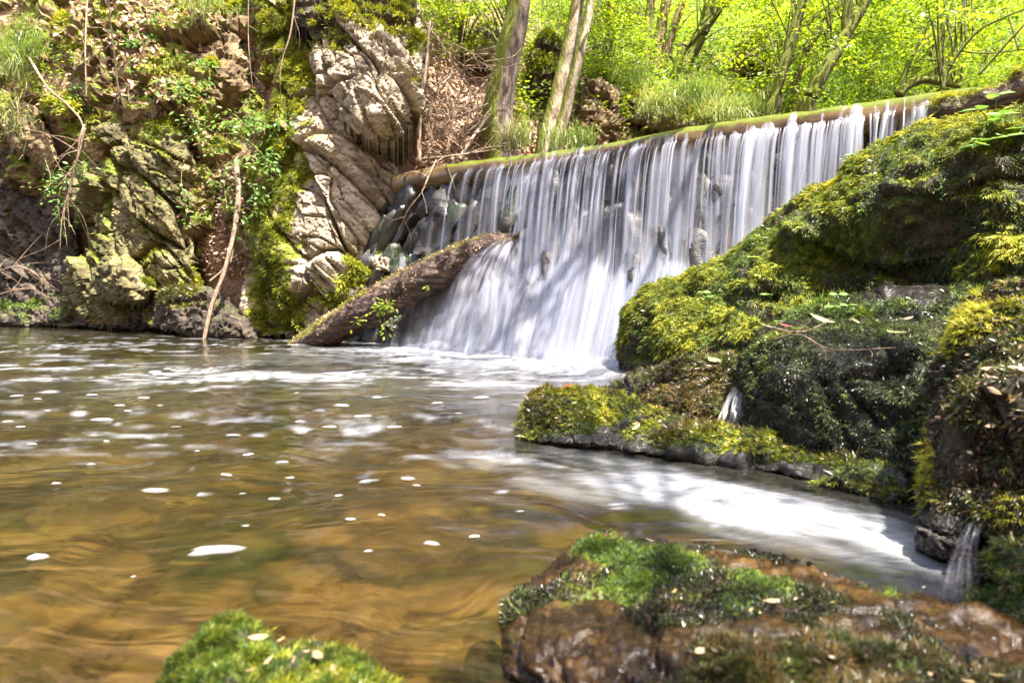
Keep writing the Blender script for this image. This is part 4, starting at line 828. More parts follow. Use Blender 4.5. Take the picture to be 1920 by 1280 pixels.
# foreground slabs
rock('wet_slab', 'broad wet brown slab with patchy moss at the lower right',
     [(936, 1225), (940, 1180), (946, 1130), (972, 1094), (1010, 1076), (1040, 1050), (1072, 1016), (1130, 1001), (1200, 996), (1280, 1010), (1360, 1030), (1450, 1046), (1530, 1062), (1600, 1086), (1680, 1102), (1760, 1116), (1850, 1136), (1930, 1166), (2200, 1200), (2250, 1420), (1300, 1420), (930, 1420), (926, 1340), (930, 1260)],
     [(1010, 1078, 1.36), (1072, 1020, 1.50), (1200, 1000, 1.50), (1450, 1050, 1.33), (1600, 1090, 1.22), (1760, 1120, 1.15), (1930, 1168, 1.06), (960, 1110, 1.27), (1100, 1120, 1.22), (1040, 1100, 1.26), (1300, 1140, 1.10), (1500, 1180, 1.01), (1800, 1220, .96), (940, 1200, 1.12), (1000, 1230, 1.02), (960, 1300, 1.0), (1150, 1300, .90), (1500, 1350, .80), (2200, 1300, .85), (1000, 1450, .84), (1600, 1480, .70), (2200, 1480, .68), (1180, 1200, 1.01)],
     'wet_brown', 5, 16, .06, .3, .02, 5.5, 4, 163, small=1.2, elong=(.15, .8, 4.5), crack=.8, moss=(-.22, .2, .9), mscale=9,
     regions=[(1230, 1060, 130, 42, .85), (1420, 1120, 140, 40, .55), (1120, 1030, 60, 25, .5), (1600, 1130, 120, 30, .35), (1450, 1190, 160, 26, .45), (1150, 1180, 130, 30, -.6), (1750, 1190, 150, 35, -.6)],
     fr=[dict(n=18000, size=.0095, mat='moss_green', droop=.05, out=.8, thr=.35, tone=-.1), dict(n=26000, size=.009, mat='moss_wet', droop=.1, up=(.1, .1, 1.5), thr=.2, pw=.8, tv=SLIM_V, tf=KITE_F)], smooth=True, key='F1', cat='slab', fine=.007)
rock('leafy_front_rock', 'blurred brown rock with leaf scraps at the bottom right corner',
     [(1240, 1300), (1285, 1236), (1320, 1197), (1380, 1190), (1440, 1206), (1520, 1200), (1650, 1212), (1800, 1244), (1960, 1276), (2200, 1320), (2150, 1430), (1215, 1430)],
     [(1320, 1202, .93), (1440, 1210, .93), (1700, 1225, .90), (1900, 1265, .86), (1290, 1250, .88), (1500, 1280, .82), (1800, 1320, .78), (1300, 1500, .68), (2100, 1500, .64)],
     'wet_brown', 5, 14, .05, .2, .022, 9., 10, 167, moss=(-.05, .3, .5), mscale=8, fr=[dict(n=7000, size=.013, mat='moss_rust', droop=.1, thr=.15), dict(n=6000, size=.012, mat='moss_wet', droop=.1, thr=.12), dict(n=3000, size=.012, mat='moss_green', thr=.35)], smooth=True, key='F2', fine=.003)
rock('moss_capped_rock', 'bright moss-capped rock with pale leaf scraps at the bottom',
     [(282, 1340), (318, 1254), (350, 1216), (390, 1182), (430, 1164), (470, 1166), (510, 1190), (560, 1197), (610, 1190), (660, 1211), (720, 1250), (772, 1288), (806, 1340), (825, 1430), (275, 1430)],
     [(440, 1168, 1.02), (600, 1196, .98), (500, 1215, .93), (500, 1290, .83), (330, 1280, .92), (760, 1292, .90), (640, 1280, .83), (300, 1500, .74), (550, 1500, .68), (800, 1500, .74)],
     'dark_moss_rock', 4, 20, .07, .2, .035, 6., 20, 173, cush=(.014, 16.), outl=8, moss=(.3, .3, .8), mscale=9, fr=[dict(n=20000, size=.011, mat='moss_green', droop=.02, out=.9, thr=.3, tone=.0), dict(n=5000, size=.014, mat='moss_gold', droop=.1, thr=.3)], smooth=True, key='F3')
# stones lying in the shallow water
for k, (cx, cy_, rx, ry, z, mt, lab) in enumerate([
        (905, 1185, 28, 26, -.04, 'wet_brown', 'half-sunk brown stone beside the wet slab'), (862, 1238, 34, 26, -.04, 'wet_brown', 'sunken brown stone in front of the half-sunk stone'),
        (705, 1175, 60, 30, -.09, 'bed_stone', 'pale flat stone on the shallow stream bed'), (420, 1055, 120, 48, -.13, 'bed_green', 'dark green stone under the large foam fleck'),
        (560, 1120, 70, 34, -.12, 'bed_stone', 'sunken tan stone behind the moss-capped rock'), (180, 1010, 120, 50, -.16, 'bed_stone', 'broad sunken stone at the left of the shallows'),
        (90, 1180, 110, 60, -.12, 'bed_stone', 'large pale sunken stone near the bottom left corner'), (760, 1000, 120, 36, -.17, 'bed_stone', 'long sunken stone in the middle of the shallows')]):
    p = Wp(cx, cy_, z); V, Q = stone_mesh((2 * rx / F * p[1] * 1.1, 3.2 * ry / F * p[1] * 1.3, .11), 300 + k, 3, .1, .2)
    V = V @ rotm(0, 0, rng.uniform(-.4, .4)).T
    o = link('sunken_stone', mesh_np('sunken_stone', V, [Q], {'moss': np.full(len(V), .0)}, True), M[mt], None, tuple(p + np.array((0, 0, -.075)))); tag(o, lab, 'stone')
# ------------------------------------------------------------------ logs
lg = thing('fallen_log', 'rotting fallen log slanting from the pool up into the waterfall', 'log', Wp(590, 648)); L0 = np.array(lg.location)
mb = MB()
LP = [P(548, 656, 7.55), P(610, 626, 7.25), P(690, 580, 7.0), P(770, 536, 6.85), P(850, 494, 6.72), P(915, 466, 6.62), P(962, 452, 6.58)]
tube(mb, LP, [.10, .165, .195, .19, .175, .15, .10], 110, 36, .12, 71, ridge=.16, a=lambda V, n: 0. + .42 * sstep(.45, .95, n[:, 2] - .35 * n[:, 0]) + .25 * sstep(-1.3, -2., V[:, 0]), rscale=7.)
log_me = mb.mesh('trunk', L0, True); link('trunk', log_me, M['log_wet'], lg)
LV = np.concatenate(mb.V); LQ = np.concatenate(mb.Q); LT = np.vstack([LQ[:, [0, 1, 2]], LQ[:, [0, 2, 3]]]); LN = vnormals(LV, [LQ])
moss_on(lg, L0, LV, LT, LN, np.clip(sstep(.3, .95, LN[:, 2] - .35 * LN[:, 0]) * (.6 + .8 * fbm(LV * 4, 3, 5)), 0, 1), n=1300, size=.03, mat='moss_gold', droop=.3, thr=.5)
moss_on(lg, L0, LV, LT, LN, np.clip(.5 + .4 * LN[:, 2] + .8 * fbm(LV * 6, 3, 15), 0, 1), n=2600, size=.02, mat='litter', droop=.1, thr=.3, name='debris', tv=KITE_V, tf=KITE_F, tone=-.1)
mb2 = MB(); tube(mb2, [P(952, 452, 6.55), P(968, 442, 6.5), P(974, 434, 6.48)], [.03, .016, .006], 8, 6, .2, 4); tube(mb2, [P(930, 462, 6.5), P(945, 447, 6.45)], [.02, .006], 6, 5, .2, 4)
for a_, b_, r_ in ((P(742, 548, 6.72), P(752, 524, 6.62), .03), (P(660, 592, 6.95), P(652, 570, 6.85), .024), (P(822, 500, 6.62), P(838, 482, 6.5), .022)):
    mb3 = MB(); tube(mb3, [a_, (a_ + b_) / 2, b_], [r_ * 1.5, r_, r_ * .7], 8, 8, .3, 6, a=.1); link('broken_stub', mb3.mesh('broken_stub', L0, True), M['log_wet'], lg)
link('broken_stub', mb2.mesh('broken_stub', L0, True), M['log_wet'], lg)
rl = thing('bank_log', 'dark broken log end lying on the bank above the mossy bank', 'log', P(1745, 232, 4.5)); L0 = np.array(rl.location)
mb = MB(); tube(mb, [P(1742, 216, 4.5), P(1775, 211, 4.45), P(1850, 195, 4.3), P(1930, 162, 4.15), P(2060, 100, 3.95), P(2300, 10, 3.7)], [.06, .095, .10, .11, .12, .13], 70, 24, .28, 91, a=lambda V, n: .1 + .5 * sstep(.2, .9, n[:, 2]), rscale=9.)
link('trunk', mb.mesh('trunk', L0, True), M['log_wet'], rl)
LV = np.concatenate(mb.V); LQ = np.concatenate(mb.Q); LT = np.vstack([LQ[:, [0, 1, 2]], LQ[:, [0, 2, 3]]]); LN = vnormals(LV, [LQ])
moss_on(rl, L0, LV, LT, LN, np.clip(.35 + .5 * LN[:, 2] + .6 * fbm(LV * 6, 3, 5), 0, 1), n=5000, size=.03, mat='moss_gold', droop=.6, thr=.4)

# ------------------------------------------------------------------ trees
def sprays(starts, dirs, L, n, size=(.05, .085), tone=0., flat=.07):
    """flat fans of leaves, n on each twig -> arrays"""
    k = len(starts); st = np.repeat(starts, n, 0); d = nrm(np.repeat(dirs, n, 0)); LL = np.repeat(L, n)
    sd = nrm(np.cross(d, (0, 0, 1.))); N_ = len(st); t = rng.random(N_) ** .8; lat = (rng.random(N_) - .5) * 1.1 * (1.15 - t)
    pos = st + d * (t * LL)[:, None] + sd * (lat * LL)[:, None] + np.array((0, 0, 1.)) * (rng.normal(0, flat, N_) * LL - .12 * (t ** 2 + lat ** 2) * LL)[:, None]
    ax = d * .6 + sd * (np.sign(lat) * .7)[:, None] + rand_unit(N_) * .45 + np.array((0, 0, -.2))
    up = np.array((0, 0, 1.)) + rand_unit(N_) * .6
    rn = np.clip(np.repeat(rng.normal(.5, .16, k), n) + rng.normal(0, .16, N_) + tone, 0, 1)
    return pos, ax, up, rng.uniform(*size, N_), rn
def leaves_mesh(name, parts, loc, tv=KITE_V, tf=KITE_F):
    pos, ax, up, sz, rn = [np.concatenate([p[i] for p in parts]) for i in range(5)]
    V, Fc, A = place(tv, tf, pos, ax, up, sz, rn)
    return mesh_np(name, V - loc, [Fc], {'rnd': A})
def mossy(side=(-.8, -.2, 0), base=.1, amt=.6):
    s = nrm(np.array(side, float)); return lambda V, n: base + amt * sstep(.0, .8, n @ s)
def tree(label, stems, bark, ext, fills=(), limbs=12, lleaf=55, mossa=None, k=14, rough=.10, leafmat='leaf', crown_r=(1.6, 3.4), size=(.05, .085), group=None, flare=True):
    base = P(*stems[0][0][:3]); root = thing('tree', label, 'tree', base, group)
    mb = MB(); bb = mb; lv = []; tops = []
    for q, stm in enumerate(stems):
        pts = [P(a, b, Y) for a, b, Y, r in stm]; rad = [r for *_, r in stm]
        if flare and q == 0:
            pts = [pts[0] + np.array((0, .05, -.5))] + pts; rad = [rad[0] * 1.5] + rad; rad[1] *= 1.12
        if ext:
            d = nrm(pts[-1] - pts[-2]); p = pts[-1]
            for j in range(4):
                d = nrm(d + np.array((rng.normal(0, .12), rng.normal(0, .12), .25))); p = p + d * ext / 4; pts.append(p); rad.append(rad[-1] * .78)
        cp, cr = tube(mb, pts, rad, 60, k, rough, 500 + q, ridge=.05, a=mossa or mossy(), rscale=3.5); tops.append((cp, cr))
    for j in range(limbs):
        cp, cr = tops[j % len(tops)]; i = int(rng.uniform(.62, .98) * len(cp)); i = min(i, len(cp) - 1)
        an = rng.uniform(0, 2 * np.pi); d = np.array((math.cos(an), math.sin(an), rng.uniform(.05, .5))); Lb = rng.uniform(*crown_r)
        p2 = cp[i] + nrm(d) * Lb * .5 + np.array((0, 0, .1)); p3 = cp[i] + nrm(d) * Lb + np.array((0, 0, -.1))
        tube(bb, [cp[i], p2, p3], [cr[i] * .45, cr[i] * .28, .008], 8, 5, .1, j)
        m = 6; f = rng.uniform(.3, 1., m)[:, None]; s = cp[i] + (p3 - cp[i]) * f + rng.normal(0, .18, (m, 3)); dd = nrm(d) + rand_unit(m) * .8; dd[:, 2] *= .3
        lv.append(sprays(s, dd, rng.uniform(.5, .95, m), lleaf, size))
    allp = np.concatenate([c for c, _ in tops])
    for (x0, y0, x1, y1, Ya, Yb, m, nl) in fills:
        s = P(rng.uniform(x0, x1, m), rng.uniform(y0, y1, m), rng.uniform(Ya, Yb, m)); dd = rand_unit(m); dd[:, 2] *= .25
        Ls = rng.uniform(.45, .9, m); lv.append(sprays(s, dd, Ls, nl, size))
        for j in range(m):
            dist = np.linalg.norm(allp - s[j] + np.array((0, 0, .8)), axis=1); a = allp[np.argmin(dist)]
            if dist.min() < .9: tube(bb, [s[j] + nrm(dd[j]) * Ls[j] * .8, s[j], s[j] * .6 + a * .4 + np.array((0, 0, .12)), a], [.003, .006, .010, .016], 10, 4, .15, j, cap=False)
    link('trunk', mb.mesh('trunk', base, True), M[bark], root)
    if lv: link('crown', leaves_mesh('crown', lv, base), M[leafmat], root)
    return root
tree('thick grey trunk with moss on its left side, nearest the dry brush', [[(940, 305, 8.9, .215), (934, 215, 8.9, .20), (946, 130, 8.9, .185), (968, 40, 8.9, .165), (982, -60, 8.9, .155)]], 'bark', 5.5, [(640, -90, 930, 40, 9.0, 11., 34, 60)], 9, mossa=mossy((-.9, -.4, 0), .12, .62), k=26, rough=.09)
tree('pale flaking double trunk right of the thick grey trunk', [[(1022, 288, 9.3, .125), (1040, 205, 9.3, .115), (1062, 110, 9.3, .10), (1082, 10, 9.3, .09), (1090, -60, 9.3, .085)],
     [(1036, 290, 9.2, .085), (1062, 200, 9.15, .075), (1086, 105, 9.1, .065), (1106, 10, 9.1, .055), (1114, -60, 9.1, .05)], [(1080, 108, 9.1, .03), (1098, 70, 9., .02), (1112, 40, 8.95, .008)]], 'bark_pale', 4.5, [(1080, -70, 1190, 90, 9.6, 11.5, 26, 55)], 12, mossa=mossy((-.9, -.2, 0), .0, .6), k=18)
tree('clump of three thin brown stems on the slope', [[(1207, 135, 13., .10), (1212, 70, 13., .085), (1222, -10, 13., .075), (1226, -70, 13, .07)], [(1226, 140, 13., .13), (1236, 70, 13., .11), (1252, -10, 13., .095), (1262, -70, 13, .09)], [(1238, 135, 12.9, .09), (1258, 70, 12.9, .08), (1284, -10, 12.9, .065), (1300, -60, 12.9, .06)]],
     'bark_brown', 5, [(1090, -80, 1330, 50, 11.5, 15, 34, 60)], 3, mossa=mossy((-.7, -.2, 0), .12, .45))
tree('forked mossy trunk leaning right beside the three thin stems', [[(1268, 158, 12.6, .17), (1290, 110, 12.6, .14), (1318, 55, 12.6, .125), (1334, -10, 12.6, .10), (1344, -70, 12.6, .09)], [(1312, 66, 12.6, .09), (1340, 30, 12.6, .08), (1370, -15, 12.6, .07), (1400, -70, 12.6, .06)], [(1266, 150, 12.5, .10), (1282, 90, 12.5, .07), (1300, 74, 12.5, .05)]],
     'bark_dark', 4.5, [(1290, -80, 1460, 60, 11., 14.5, 40, 60)], 3, mossa=mossy((-.6, -.4, .2), .3, .5))
tree('dark mossy trunk rising just behind the crest, leaning right', [[(1446, 218, 9.6, .085), (1462, 150, 9.6, .078), (1486, 70, 9.6, .072), (1506, -5, 9.6, .066), (1520, -70, 9.6, .06)]], 'bark_dark', 5, [(1400, -90, 1600, 120, 9.4, 13., 100, 65), (1410, 140, 1500, 205, 9.5, 10.5, 14, 40)], 5, mossa=mossy((-.6, -.4, .2), .25, .45))
tree('stout dark trunk leaning right over the crest', [[(1512, 200, 9.4, .095), (1540, 145, 9.4, .09), (1578, 80, 9.4, .085), (1612, 20, 9.4, .078), (1660, -60, 9.4, .07)], [(1586, 68, 9.4, .05), (1586, 30, 9.4, .06), (1600, -40, 9.4, .055), (1610, -80, 9.4, .05)]], 'bark_dark', 4.5, [(1520, -90, 1740, 150, 9.2, 13., 110, 65)], 5, mossa=mossy((-.6, -.4, .2), .25, .45))
tree('slim twin stem crossing between the dark mossy trunk and the stout one', [[(1490, 170, 10.6, .06), (1506, 110, 10.6, .055), (1536, 60, 10.6, .05), (1586, -5, 10.6, .045), (1630, -60, 10.6, .04)], [(1500, 125, 10.7, .04), (1524, 60, 10.7, .035), (1558, 20, 10.7, .03), (1600, -50, 10.7, .03)]], 'bark_brown', 4, [(1380, -90, 1640, 120, 11., 15., 60, 60)], 2)
tree('arching mossy branch with upright shoots behind the right end of the crest', [[(1684, 178, 8.4, .065), (1700, 162, 8.4, .06), (1728, 150, 8.4, .055), (1760, 154, 8.4, .045), (1800, 162, 8.3, .03)], [(1738, 150, 8.4, .04), (1752, 112, 8.4, .034), (1782, 68, 8.4, .03), (1812, 10, 8.4, .026), (1824, -50, 8.4, .02)], [(1688, 172, 8.4, .035), (1704, 120, 8.4, .03), (1724, 80, 8.4, .022), (1745, 40, 8.4, .016)]],
     'bark_dark', 0, [(1640, -60, 1830, 150, 8.3, 11., 60, 55)], 0, mossa=mossy((-.4, -.4, .5), .3, .5), flare=False)
tree('thin dark branching sapling over the right end of the crest', [[(1766, 168, 7.4, .022), (1784, 120, 7.4, .02), (1830, 62, 7.3, .016), (1880, 34, 7.2, .012), (1940, 10, 7.1, .009)], [(1770, 150, 7.4, .012), (1760, 90, 7.4, .01), (1776, 30, 7.4, .008), (1800, -30, 7.4, .006)], [(1800, 96, 7.35, .010), (1850, 100, 7.2, .008), (1930, 92, 7.1, .005)], [(1836, 140, 7.2, .014), (1880, 90, 7.1, .012), (1925, 40, 7., .01), (1960, -20, 7., .008)]],
     'bark_dark', 0, [(1740, -60, 1960, 120, 7.2, 9.5, 60, 50)], 0, flare=False)
tree('distant slim trunk in the bright foliage above the crest', [[(1630, 130, 14., .08), (1646, 60, 14., .07), (1668, -20, 14., .06), (1690, -80, 14., .05)]], 'bark_brown', 4, [(1560, -90, 1960, 140, 12., 17., 160, 75)], 0)
tree('distant leaning trunk near the top right corner', [[(1770, 150, 12., .08), (1800, 70, 12., .075), (1850, -10, 12., .065), (1900, -80, 12., .06)]], 'bark_dark', 4, [(1660, -90, 2020, 160, 10., 14., 160, 70)], 2)
tree('small leafy tree on the slope behind the crumbling outcrop', [[(1140, 95, 12., .05), (1143, 40, 12., .045), (1148, -30, 12., .04), (1150, -70, 12., .035)]], 'bark_pale', 3.5, [(1090, 30, 1180, 130, 10.6, 12., 34, 60), (1060, -80, 1200, 30, 11., 13., 26, 60)], 2)
tree('leafy tree at the top above the dry brush', [[(860, 80, 11.4, .06), (850, 10, 11.4, .055), (846, -70, 11.4, .05)]], 'bark_brown', 4, [(690, -90, 900, 60, 9.4, 11.4, 50, 60), (840, 0, 930, 70, 10.4, 11.5, 18, 55)], 1)
tree('tree leaning over the fall from beyond the right edge', [[(2250, 330, 6.2, .16), (2150, 150, 6.0, .15), (1990, -90, 5.6, .14), (1800, -330, 5.2, .12)]], 'bark', 3.0, [], 8, lleaf=45, crown_r=(1.4, 2.8))
Pi = lambda X, Y, Z, r: (960 + F * X / Y, HZ - F * (Z - CAMH) / Y, Y, r)
tree('tree standing on the near bank beyond the right edge', [[Pi(3.5, -.5, .1, .16), Pi(3.4, -.5, 2.5, .14), Pi(2.9, -.4, 4.6, .12), Pi(2.3, -.3, 6.2, .09)]], 'bark', 1.0, [], 12, lleaf=45, crown_r=(1.0, 2.2))

# ------------------------------------------------------------------ ground cover on the slopes
def hill_scatter(rects):
    px = np.concatenate([rng.uniform(a, c, n) for a, b, c, d, n in rects]); py = np.concatenate([rng.uniform(b, d, n) for a, b, c, d, n in rects])
    return hill_point(px, py), px, py
p, px, py = hill_scatter([(-100, -80, 480, 240, 11000), (360, 200, 480, 520, 4000), (480, -80, 960, 320, 6000), (960, 40, 1250, 300, 4000), (1250, 60, 1500, 230, 1500)])
n = len(p); keep = fbm(p * 1.6, 3, 77) > -.28; p = p[keep]; n = len(p)
V, Fc, A = place(KITE_V, KITE_F, p + np.array((0, -.02, .02)), rand_unit(n) * np.array((1, .7, .5)), np.array((0, -.4, .9)) + rand_unit(n) * .6, rng.uniform(.05, .095, n), np.clip(rng.normal(.55, .22, n), 0, 1), )
tag(link('leaf_litter', mesh_np('leaf_litter', V, [Fc], {'rnd': A}), M['litter']), 'brown dead leaves lying over the slopes', 'leaf litter', kind='stuff')
p, px, py = hill_scatter([(640, -90, 960, 120, 4500), (960, -90, 1960, 60, 26000), (960, 60, 1960, 250, 24000), (60, 60, 300, 200, 800), (1400, -90, 2200, 260, 12000)])
n = len(p); keep = fbm(p * .9, 3, 78) > -.18 + .25 * sstep(1300, 900, px); p = p[keep]; n = len(p)
hgt = rng.uniform(0, .35, n) * (1 + fbm(p * 1.2, 2, 79))
V, Fc, A = place(KITE_V, KITE_F, p + np.array((0, -.35, .94)) * hgt[:, None], rand_unit(n) * np.array((1, 1, .4)), np.array((0, -.1, 1.)) + rand_unit(n) * .55, rng.uniform(.05, .10, n), np.clip(.5 + .3 * fbm(p * 1.5, 2, 80) + rng.normal(0, .16, n), 0, 1))
tag(link('undergrowth', mesh_np('undergrowth', V, [Fc], {'rnd': A}), M['leaf']), 'bright green undergrowth covering the slope behind the weir', 'undergrowth', kind='stuff')
i, bc = None, None
def on_rock(key, pxl, pyl, mask=None):
    V, tri, N, ms, rx, ry = SURF[key]; j = np.argmin((rx - pxl) ** 2 + (ry - pyl) ** 2); return V[j], N[j]

# grass ----------------------------------------------------------------
def grass(label, cpos, n, L, spread, droopdir=(0, -.5, -.2), tone=0., wid=.007):
    loc = np.asarray(cpos, float); root_p = loc + np.clip(rng.normal(0, 1, (n, 3)), -1.5, 1.5) * np.asarray(spread)
    ax = rand_unit(n) * .55 + np.array((0, 0, .75)) + np.asarray(droopdir); up = np.array((0, 0, 1.)) + rand_unit(n) * .3
    sz = rng.uniform(.5, 1.1, n) * L
    tv = BL_V.copy(); V, Fc, A = place(tv, BL_F3, root_p, ax, up, sz, np.clip(rng.normal(.5 + tone, .2, n), 0, 1), wid=np.full(n, wid) * rng.uniform(.7, 1.4, n))
    return tag(link('grass_tuft', mesh_np('grass_tuft', V - loc, [Fc], {'rnd': A}), M['grass'], None, tuple(loc)), label, 'grass')
for px_, py_, Y, n, L, sp, dr, tone, lab in [
        (20, 120, 11.0, 320, .75, (.16, .1, .22), (.15, -.4, -.55), 0, 'long drooping grass at the left edge of the slope'), (10, 225, 10.7, 120, .6, (.2, .1, .12), (.1, -.4, -.9), .25, 'dry hanging grass below the long grass at the left edge'),
        (62, 90, 11.2, 140, .5, (.12, .1, .15), (.2, -.3, -.2), .0, 'upright grass beside the moss boulder at upper left'),
        (382, 8, 10.2, 260, .55, (.16, .08, .08), (0, -.5, -.7), .15, 'arching grass tuft at the top above the ochre rock'),
        (972, 272, 8.7, 200, .42, (.10, .1, .06), (0, -.2, .1), .1, 'pale grass tuft at the foot of the thick grey trunk'),
        (1064, 275, 8.8, 260, .34, (.22, .12, .05), (0, -.2, .1), -.1, 'fresh grass right of the pale double trunk'),
        (1232, 205, 9.2, 300, .40, (.16, .1, .05), (0, -.6, -.6), .2, 'overhanging grass on the left of the grass-topped boulder'),
        (1300, 188, 9.2, 500, .36, (.28, .14, .05), (0, -.3, .1), -.05, 'lush upright grass on top of the grass-topped boulder'),
        (1350, 215, 9.0, 260, .40, (.18, .1, .05), (.1, -.7, -.7), .2, 'overhanging grass on the right of the grass-topped boulder'),
        (1390, 215, 9.1, 220, .34, (.16, .1, .05), (.1, -.3, .0), -.05, 'grass tuft right of the grass-topped boulder by the crest'),
        (1180, 150, 10.6, 200, .40, (.2, .2, .1), (0, -.3, 0), -.05, 'grass patch above the small mossy rock'), (1090, 55, 12.4, 260, .55, (.3, .2, .15), (0, -.4, -.1), 0, 'tall grass on the slope between the trunks'),
        (1040, 40, 11.6, 180, .5, (.2, .2, .15), (0, -.4, -.2), 0, 'grass above the dark mossy block'), (1420, 190, 10.4, 200, .4, (.25, .1, .1), (0, -.4, -.2), .1, 'grass by the pale half-buried boulder')]:
    grass(lab, P(px_, py_, Y), n, L, sp, dr, tone)

# leafy sprigs and vines ---------------------------------------------
def sprig(name, label, pts, nl, size=.05, r=.006, side=.09, mt='leaf_cool', bark='twig', cat='plant', tone=0., forks=0, leaf=(LEAF_V, LEAF_F), group=None, tmin=.15):
    base = np.asarray(pts[0], float); root = thing(name, label, cat, base, group); mb = MB()
    cp, cr = tube(mb, pts, [r] * (len(pts) - 1) + [r * .35], 26, 5, .2, 3); paths = [cp]
    for f in range(forks):
        i = rng.integers(4, 20); e = cp[i] + rand_unit(1)[0] * np.array((1, .6, .8)) * side * rng.uniform(2, 4.5) + np.array((0, -.03, -.05))
        c2, _ = tube(mb, [cp[i], (cp[i] + e) / 2 + np.array((0, 0, .03)), e], [r * .6, r * .45, r * .2], 8, 4, .1, f); paths.append(c2)
    link('stem', mb.mesh('stem', base, True), M[bark], root)
    if nl:
        pp = np.concatenate([q[int(len(q) * tmin):] for q in paths]); i = rng.integers(0, len(pp), nl); o = rand_unit(nl) * np.array((1, .7, .6))
        pos = pp[i] + o * side * rng.uniform(.1, 1, nl)[:, None]
        V, Fc, A = place(leaf[0], leaf[1], pos, o + np.array((0, -.2, -.25)), np.array((0, -.35, .9)) + rand_unit(nl) * .4, rng.uniform(.6, 1.2, nl) * size, np.clip(rng.normal(.5 + tone, .2, nl), 0, 1))
        link('leaves', mesh_np('leaves', V - base, [Fc], {'rnd': A}), M[mt], root)
    return root
HERB = []
for k, (x, y, lab) in enumerate([(395, 300, 'small herb in the upper gully'), (405, 360, 'small herb halfway down the gully'), (455, 330, 'herb against the moss right of the gully'), (300, 195, 'herb on the slab top'), (60, 60, 'herb below the long grass at upper left'), (180, 40, 'herb between the mossy boulders at upper left'), (110, 120, 'herb under the moss boulder at upper left'), (320, 10, 'herb at the top beside the bulging moss rock'), (450, 40, 'herb at the top right of the ochre rock'), (190, 130, 'herb left of the pale sunlit face'), (440, 195, 'herb under the ochre rock'), (160, 215, 'herb where the roots hang down')]):
    q = hill_point(np.array([x, x + 12, x + 22]), np.array([y, y - 10, y - 6])); HERB.append(([q[0], q[1] + (0, -.12, .06), q[2] + (0, -.22, .0)], 60, .065, .17, 4, lab))
for k, (pp, nl, sz, sd, fk, lab) in enumerate(HERB + [
        ([P(440, 215, 9.2), P(470, 240, 8.9), P(505, 235, 8.6), P(530, 270, 8.4)], 150, .075, .17, 5, 'leafy shrub spray over the gully beside the cliff buttress'),
        ([P(420, 250, 9.2), P(460, 260, 8.8), P(500, 300, 8.5), P(520, 330, 8.3)], 150, .07, .17, 5, 'trailing leafy spray hanging against the cliff buttress'),
        ([P(350, 260, 9.4), P(400, 235, 9.2), P(440, 230, 9.), P(470, 215, 8.8)], 120, .065, .14, 5, 'leafy runner across the top of the gully'),
        ([P(350, 205, 9.6), P(335, 170, 9.5), P(350, 150, 9.4), P(372, 165, 9.3)], 90, .075, .14, 4, 'upright leafy sprig under the ochre rock'),
        ([P(150, 290, 10.2), P(125, 330, 10.1), P(108, 380, 10.0), P(120, 440, 9.9)], 150, .075, .17, 6, 'leafy vine hanging in front of the dark hollow at left'),
        ([P(85, 300, 10.6), P(95, 340, 10.5), P(75, 380, 10.4)], 60, .07, .14, 3, 'small leafy sprig left of the hanging vine'),
        ([P(345, 300, 9.3), P(340, 340, 9.2), P(350, 390, 9.1), P(345, 420, 9.05)], 45, .06, .10, 3, 'thin vine with sparse leaves down the slanted slab'),
        ([P(420, 340, 9.), P(425, 380, 8.9), P(440, 410, 8.8)], 60, .055, .11, 3, 'small sprig low in the leafy gully'),
        ([P(500, 330, 8.4), P(485, 360, 8.35), P(478, 400, 8.3)], 70, .06, .12, 3, 'sprig on the mossy left edge of the buttress'),
        ([P(250, 90, 10.6), P(245, 80, 10.5), P(262, 82, 10.4)], 30, .10, .10, 1, 'broad-leaved seedling on the upper left slope'),
        ([P(235, 190, 10.3), P(260, 180, 10.2), P(300, 190, 10.1)], 70, .06, .14, 3, 'low herb patch above the slanted slab'),
        ([P(120, 150, 10.8), P(160, 170, 10.7), P(200, 180, 10.6)], 70, .055, .15, 3, 'thin herb patch on the litter slope at left')]):
    sprig('leafy_sprig', lab, pp, nl, sz, .006, sd, forks=fk, tone=.05)
sprig('clover_plant', 'bright green clover-like plant growing on the fallen log', [P(712, 584, 6.72), P(718, 574, 6.66), P(722, 566, 6.64)], 130, .045, .004, .10, 'leaf', tone=.15, forks=4, bark='moss_stem' if 'moss_stem' in M else 'twig', tmin=0.)
sprig('clover_plant', 'tiny green seedling higher up the fallen log', [P(798, 548, 6.62), P(800, 540, 6.58), P(802, 536, 6.58)], 10, .03, .003, .03, 'leaf', tone=.1, tmin=0.)
# plants on the right bank
def stalks(label, spots, size, mt='leaf_cool'):
    b0 = P(*spots[0][0]); root = thing('seedling', label, 'plant', b0); vs, fs, as_ = [], [], []
    for base, tip, nl in spots:
        a = P(*base); b = P(*tip); mb = MB(); tube(mb, [a, (a + b) / 2 + np.array((.006, -.012, .01)), b], [.0035, .003, .002], 8, 5)
        link('stem', mb.mesh('stem', b0, True), M['leaf_cool'], root)
        an = np.linspace(0, 2 * np.pi, nl, endpoint=False) + rng.uniform(0, 6); o = np.stack([np.cos(an), np.sin(an), 0 * an + .05], -1)
        lab_v, lf, la = place(LEAF_V * np.array((1, 1.45, 1.)), LEAF_F, np.repeat(b[None], nl, 0), o, np.array((0, -.35, 1.)) + rand_unit(nl) * .15, rng.uniform(.8, 1.1, nl) * size, rng.uniform(.4, .9, nl))
        vs.append(lab_v); fs.append(lf + sum(len(v) for v in vs[:-1])); as_.append(la)
    for v, f, a in zip(vs, fs, as_):
        link('leaf_cluster', mesh_np('leaf_cluster', v - b0, [f - f.min()], {'rnd': a}), M[mt], root)
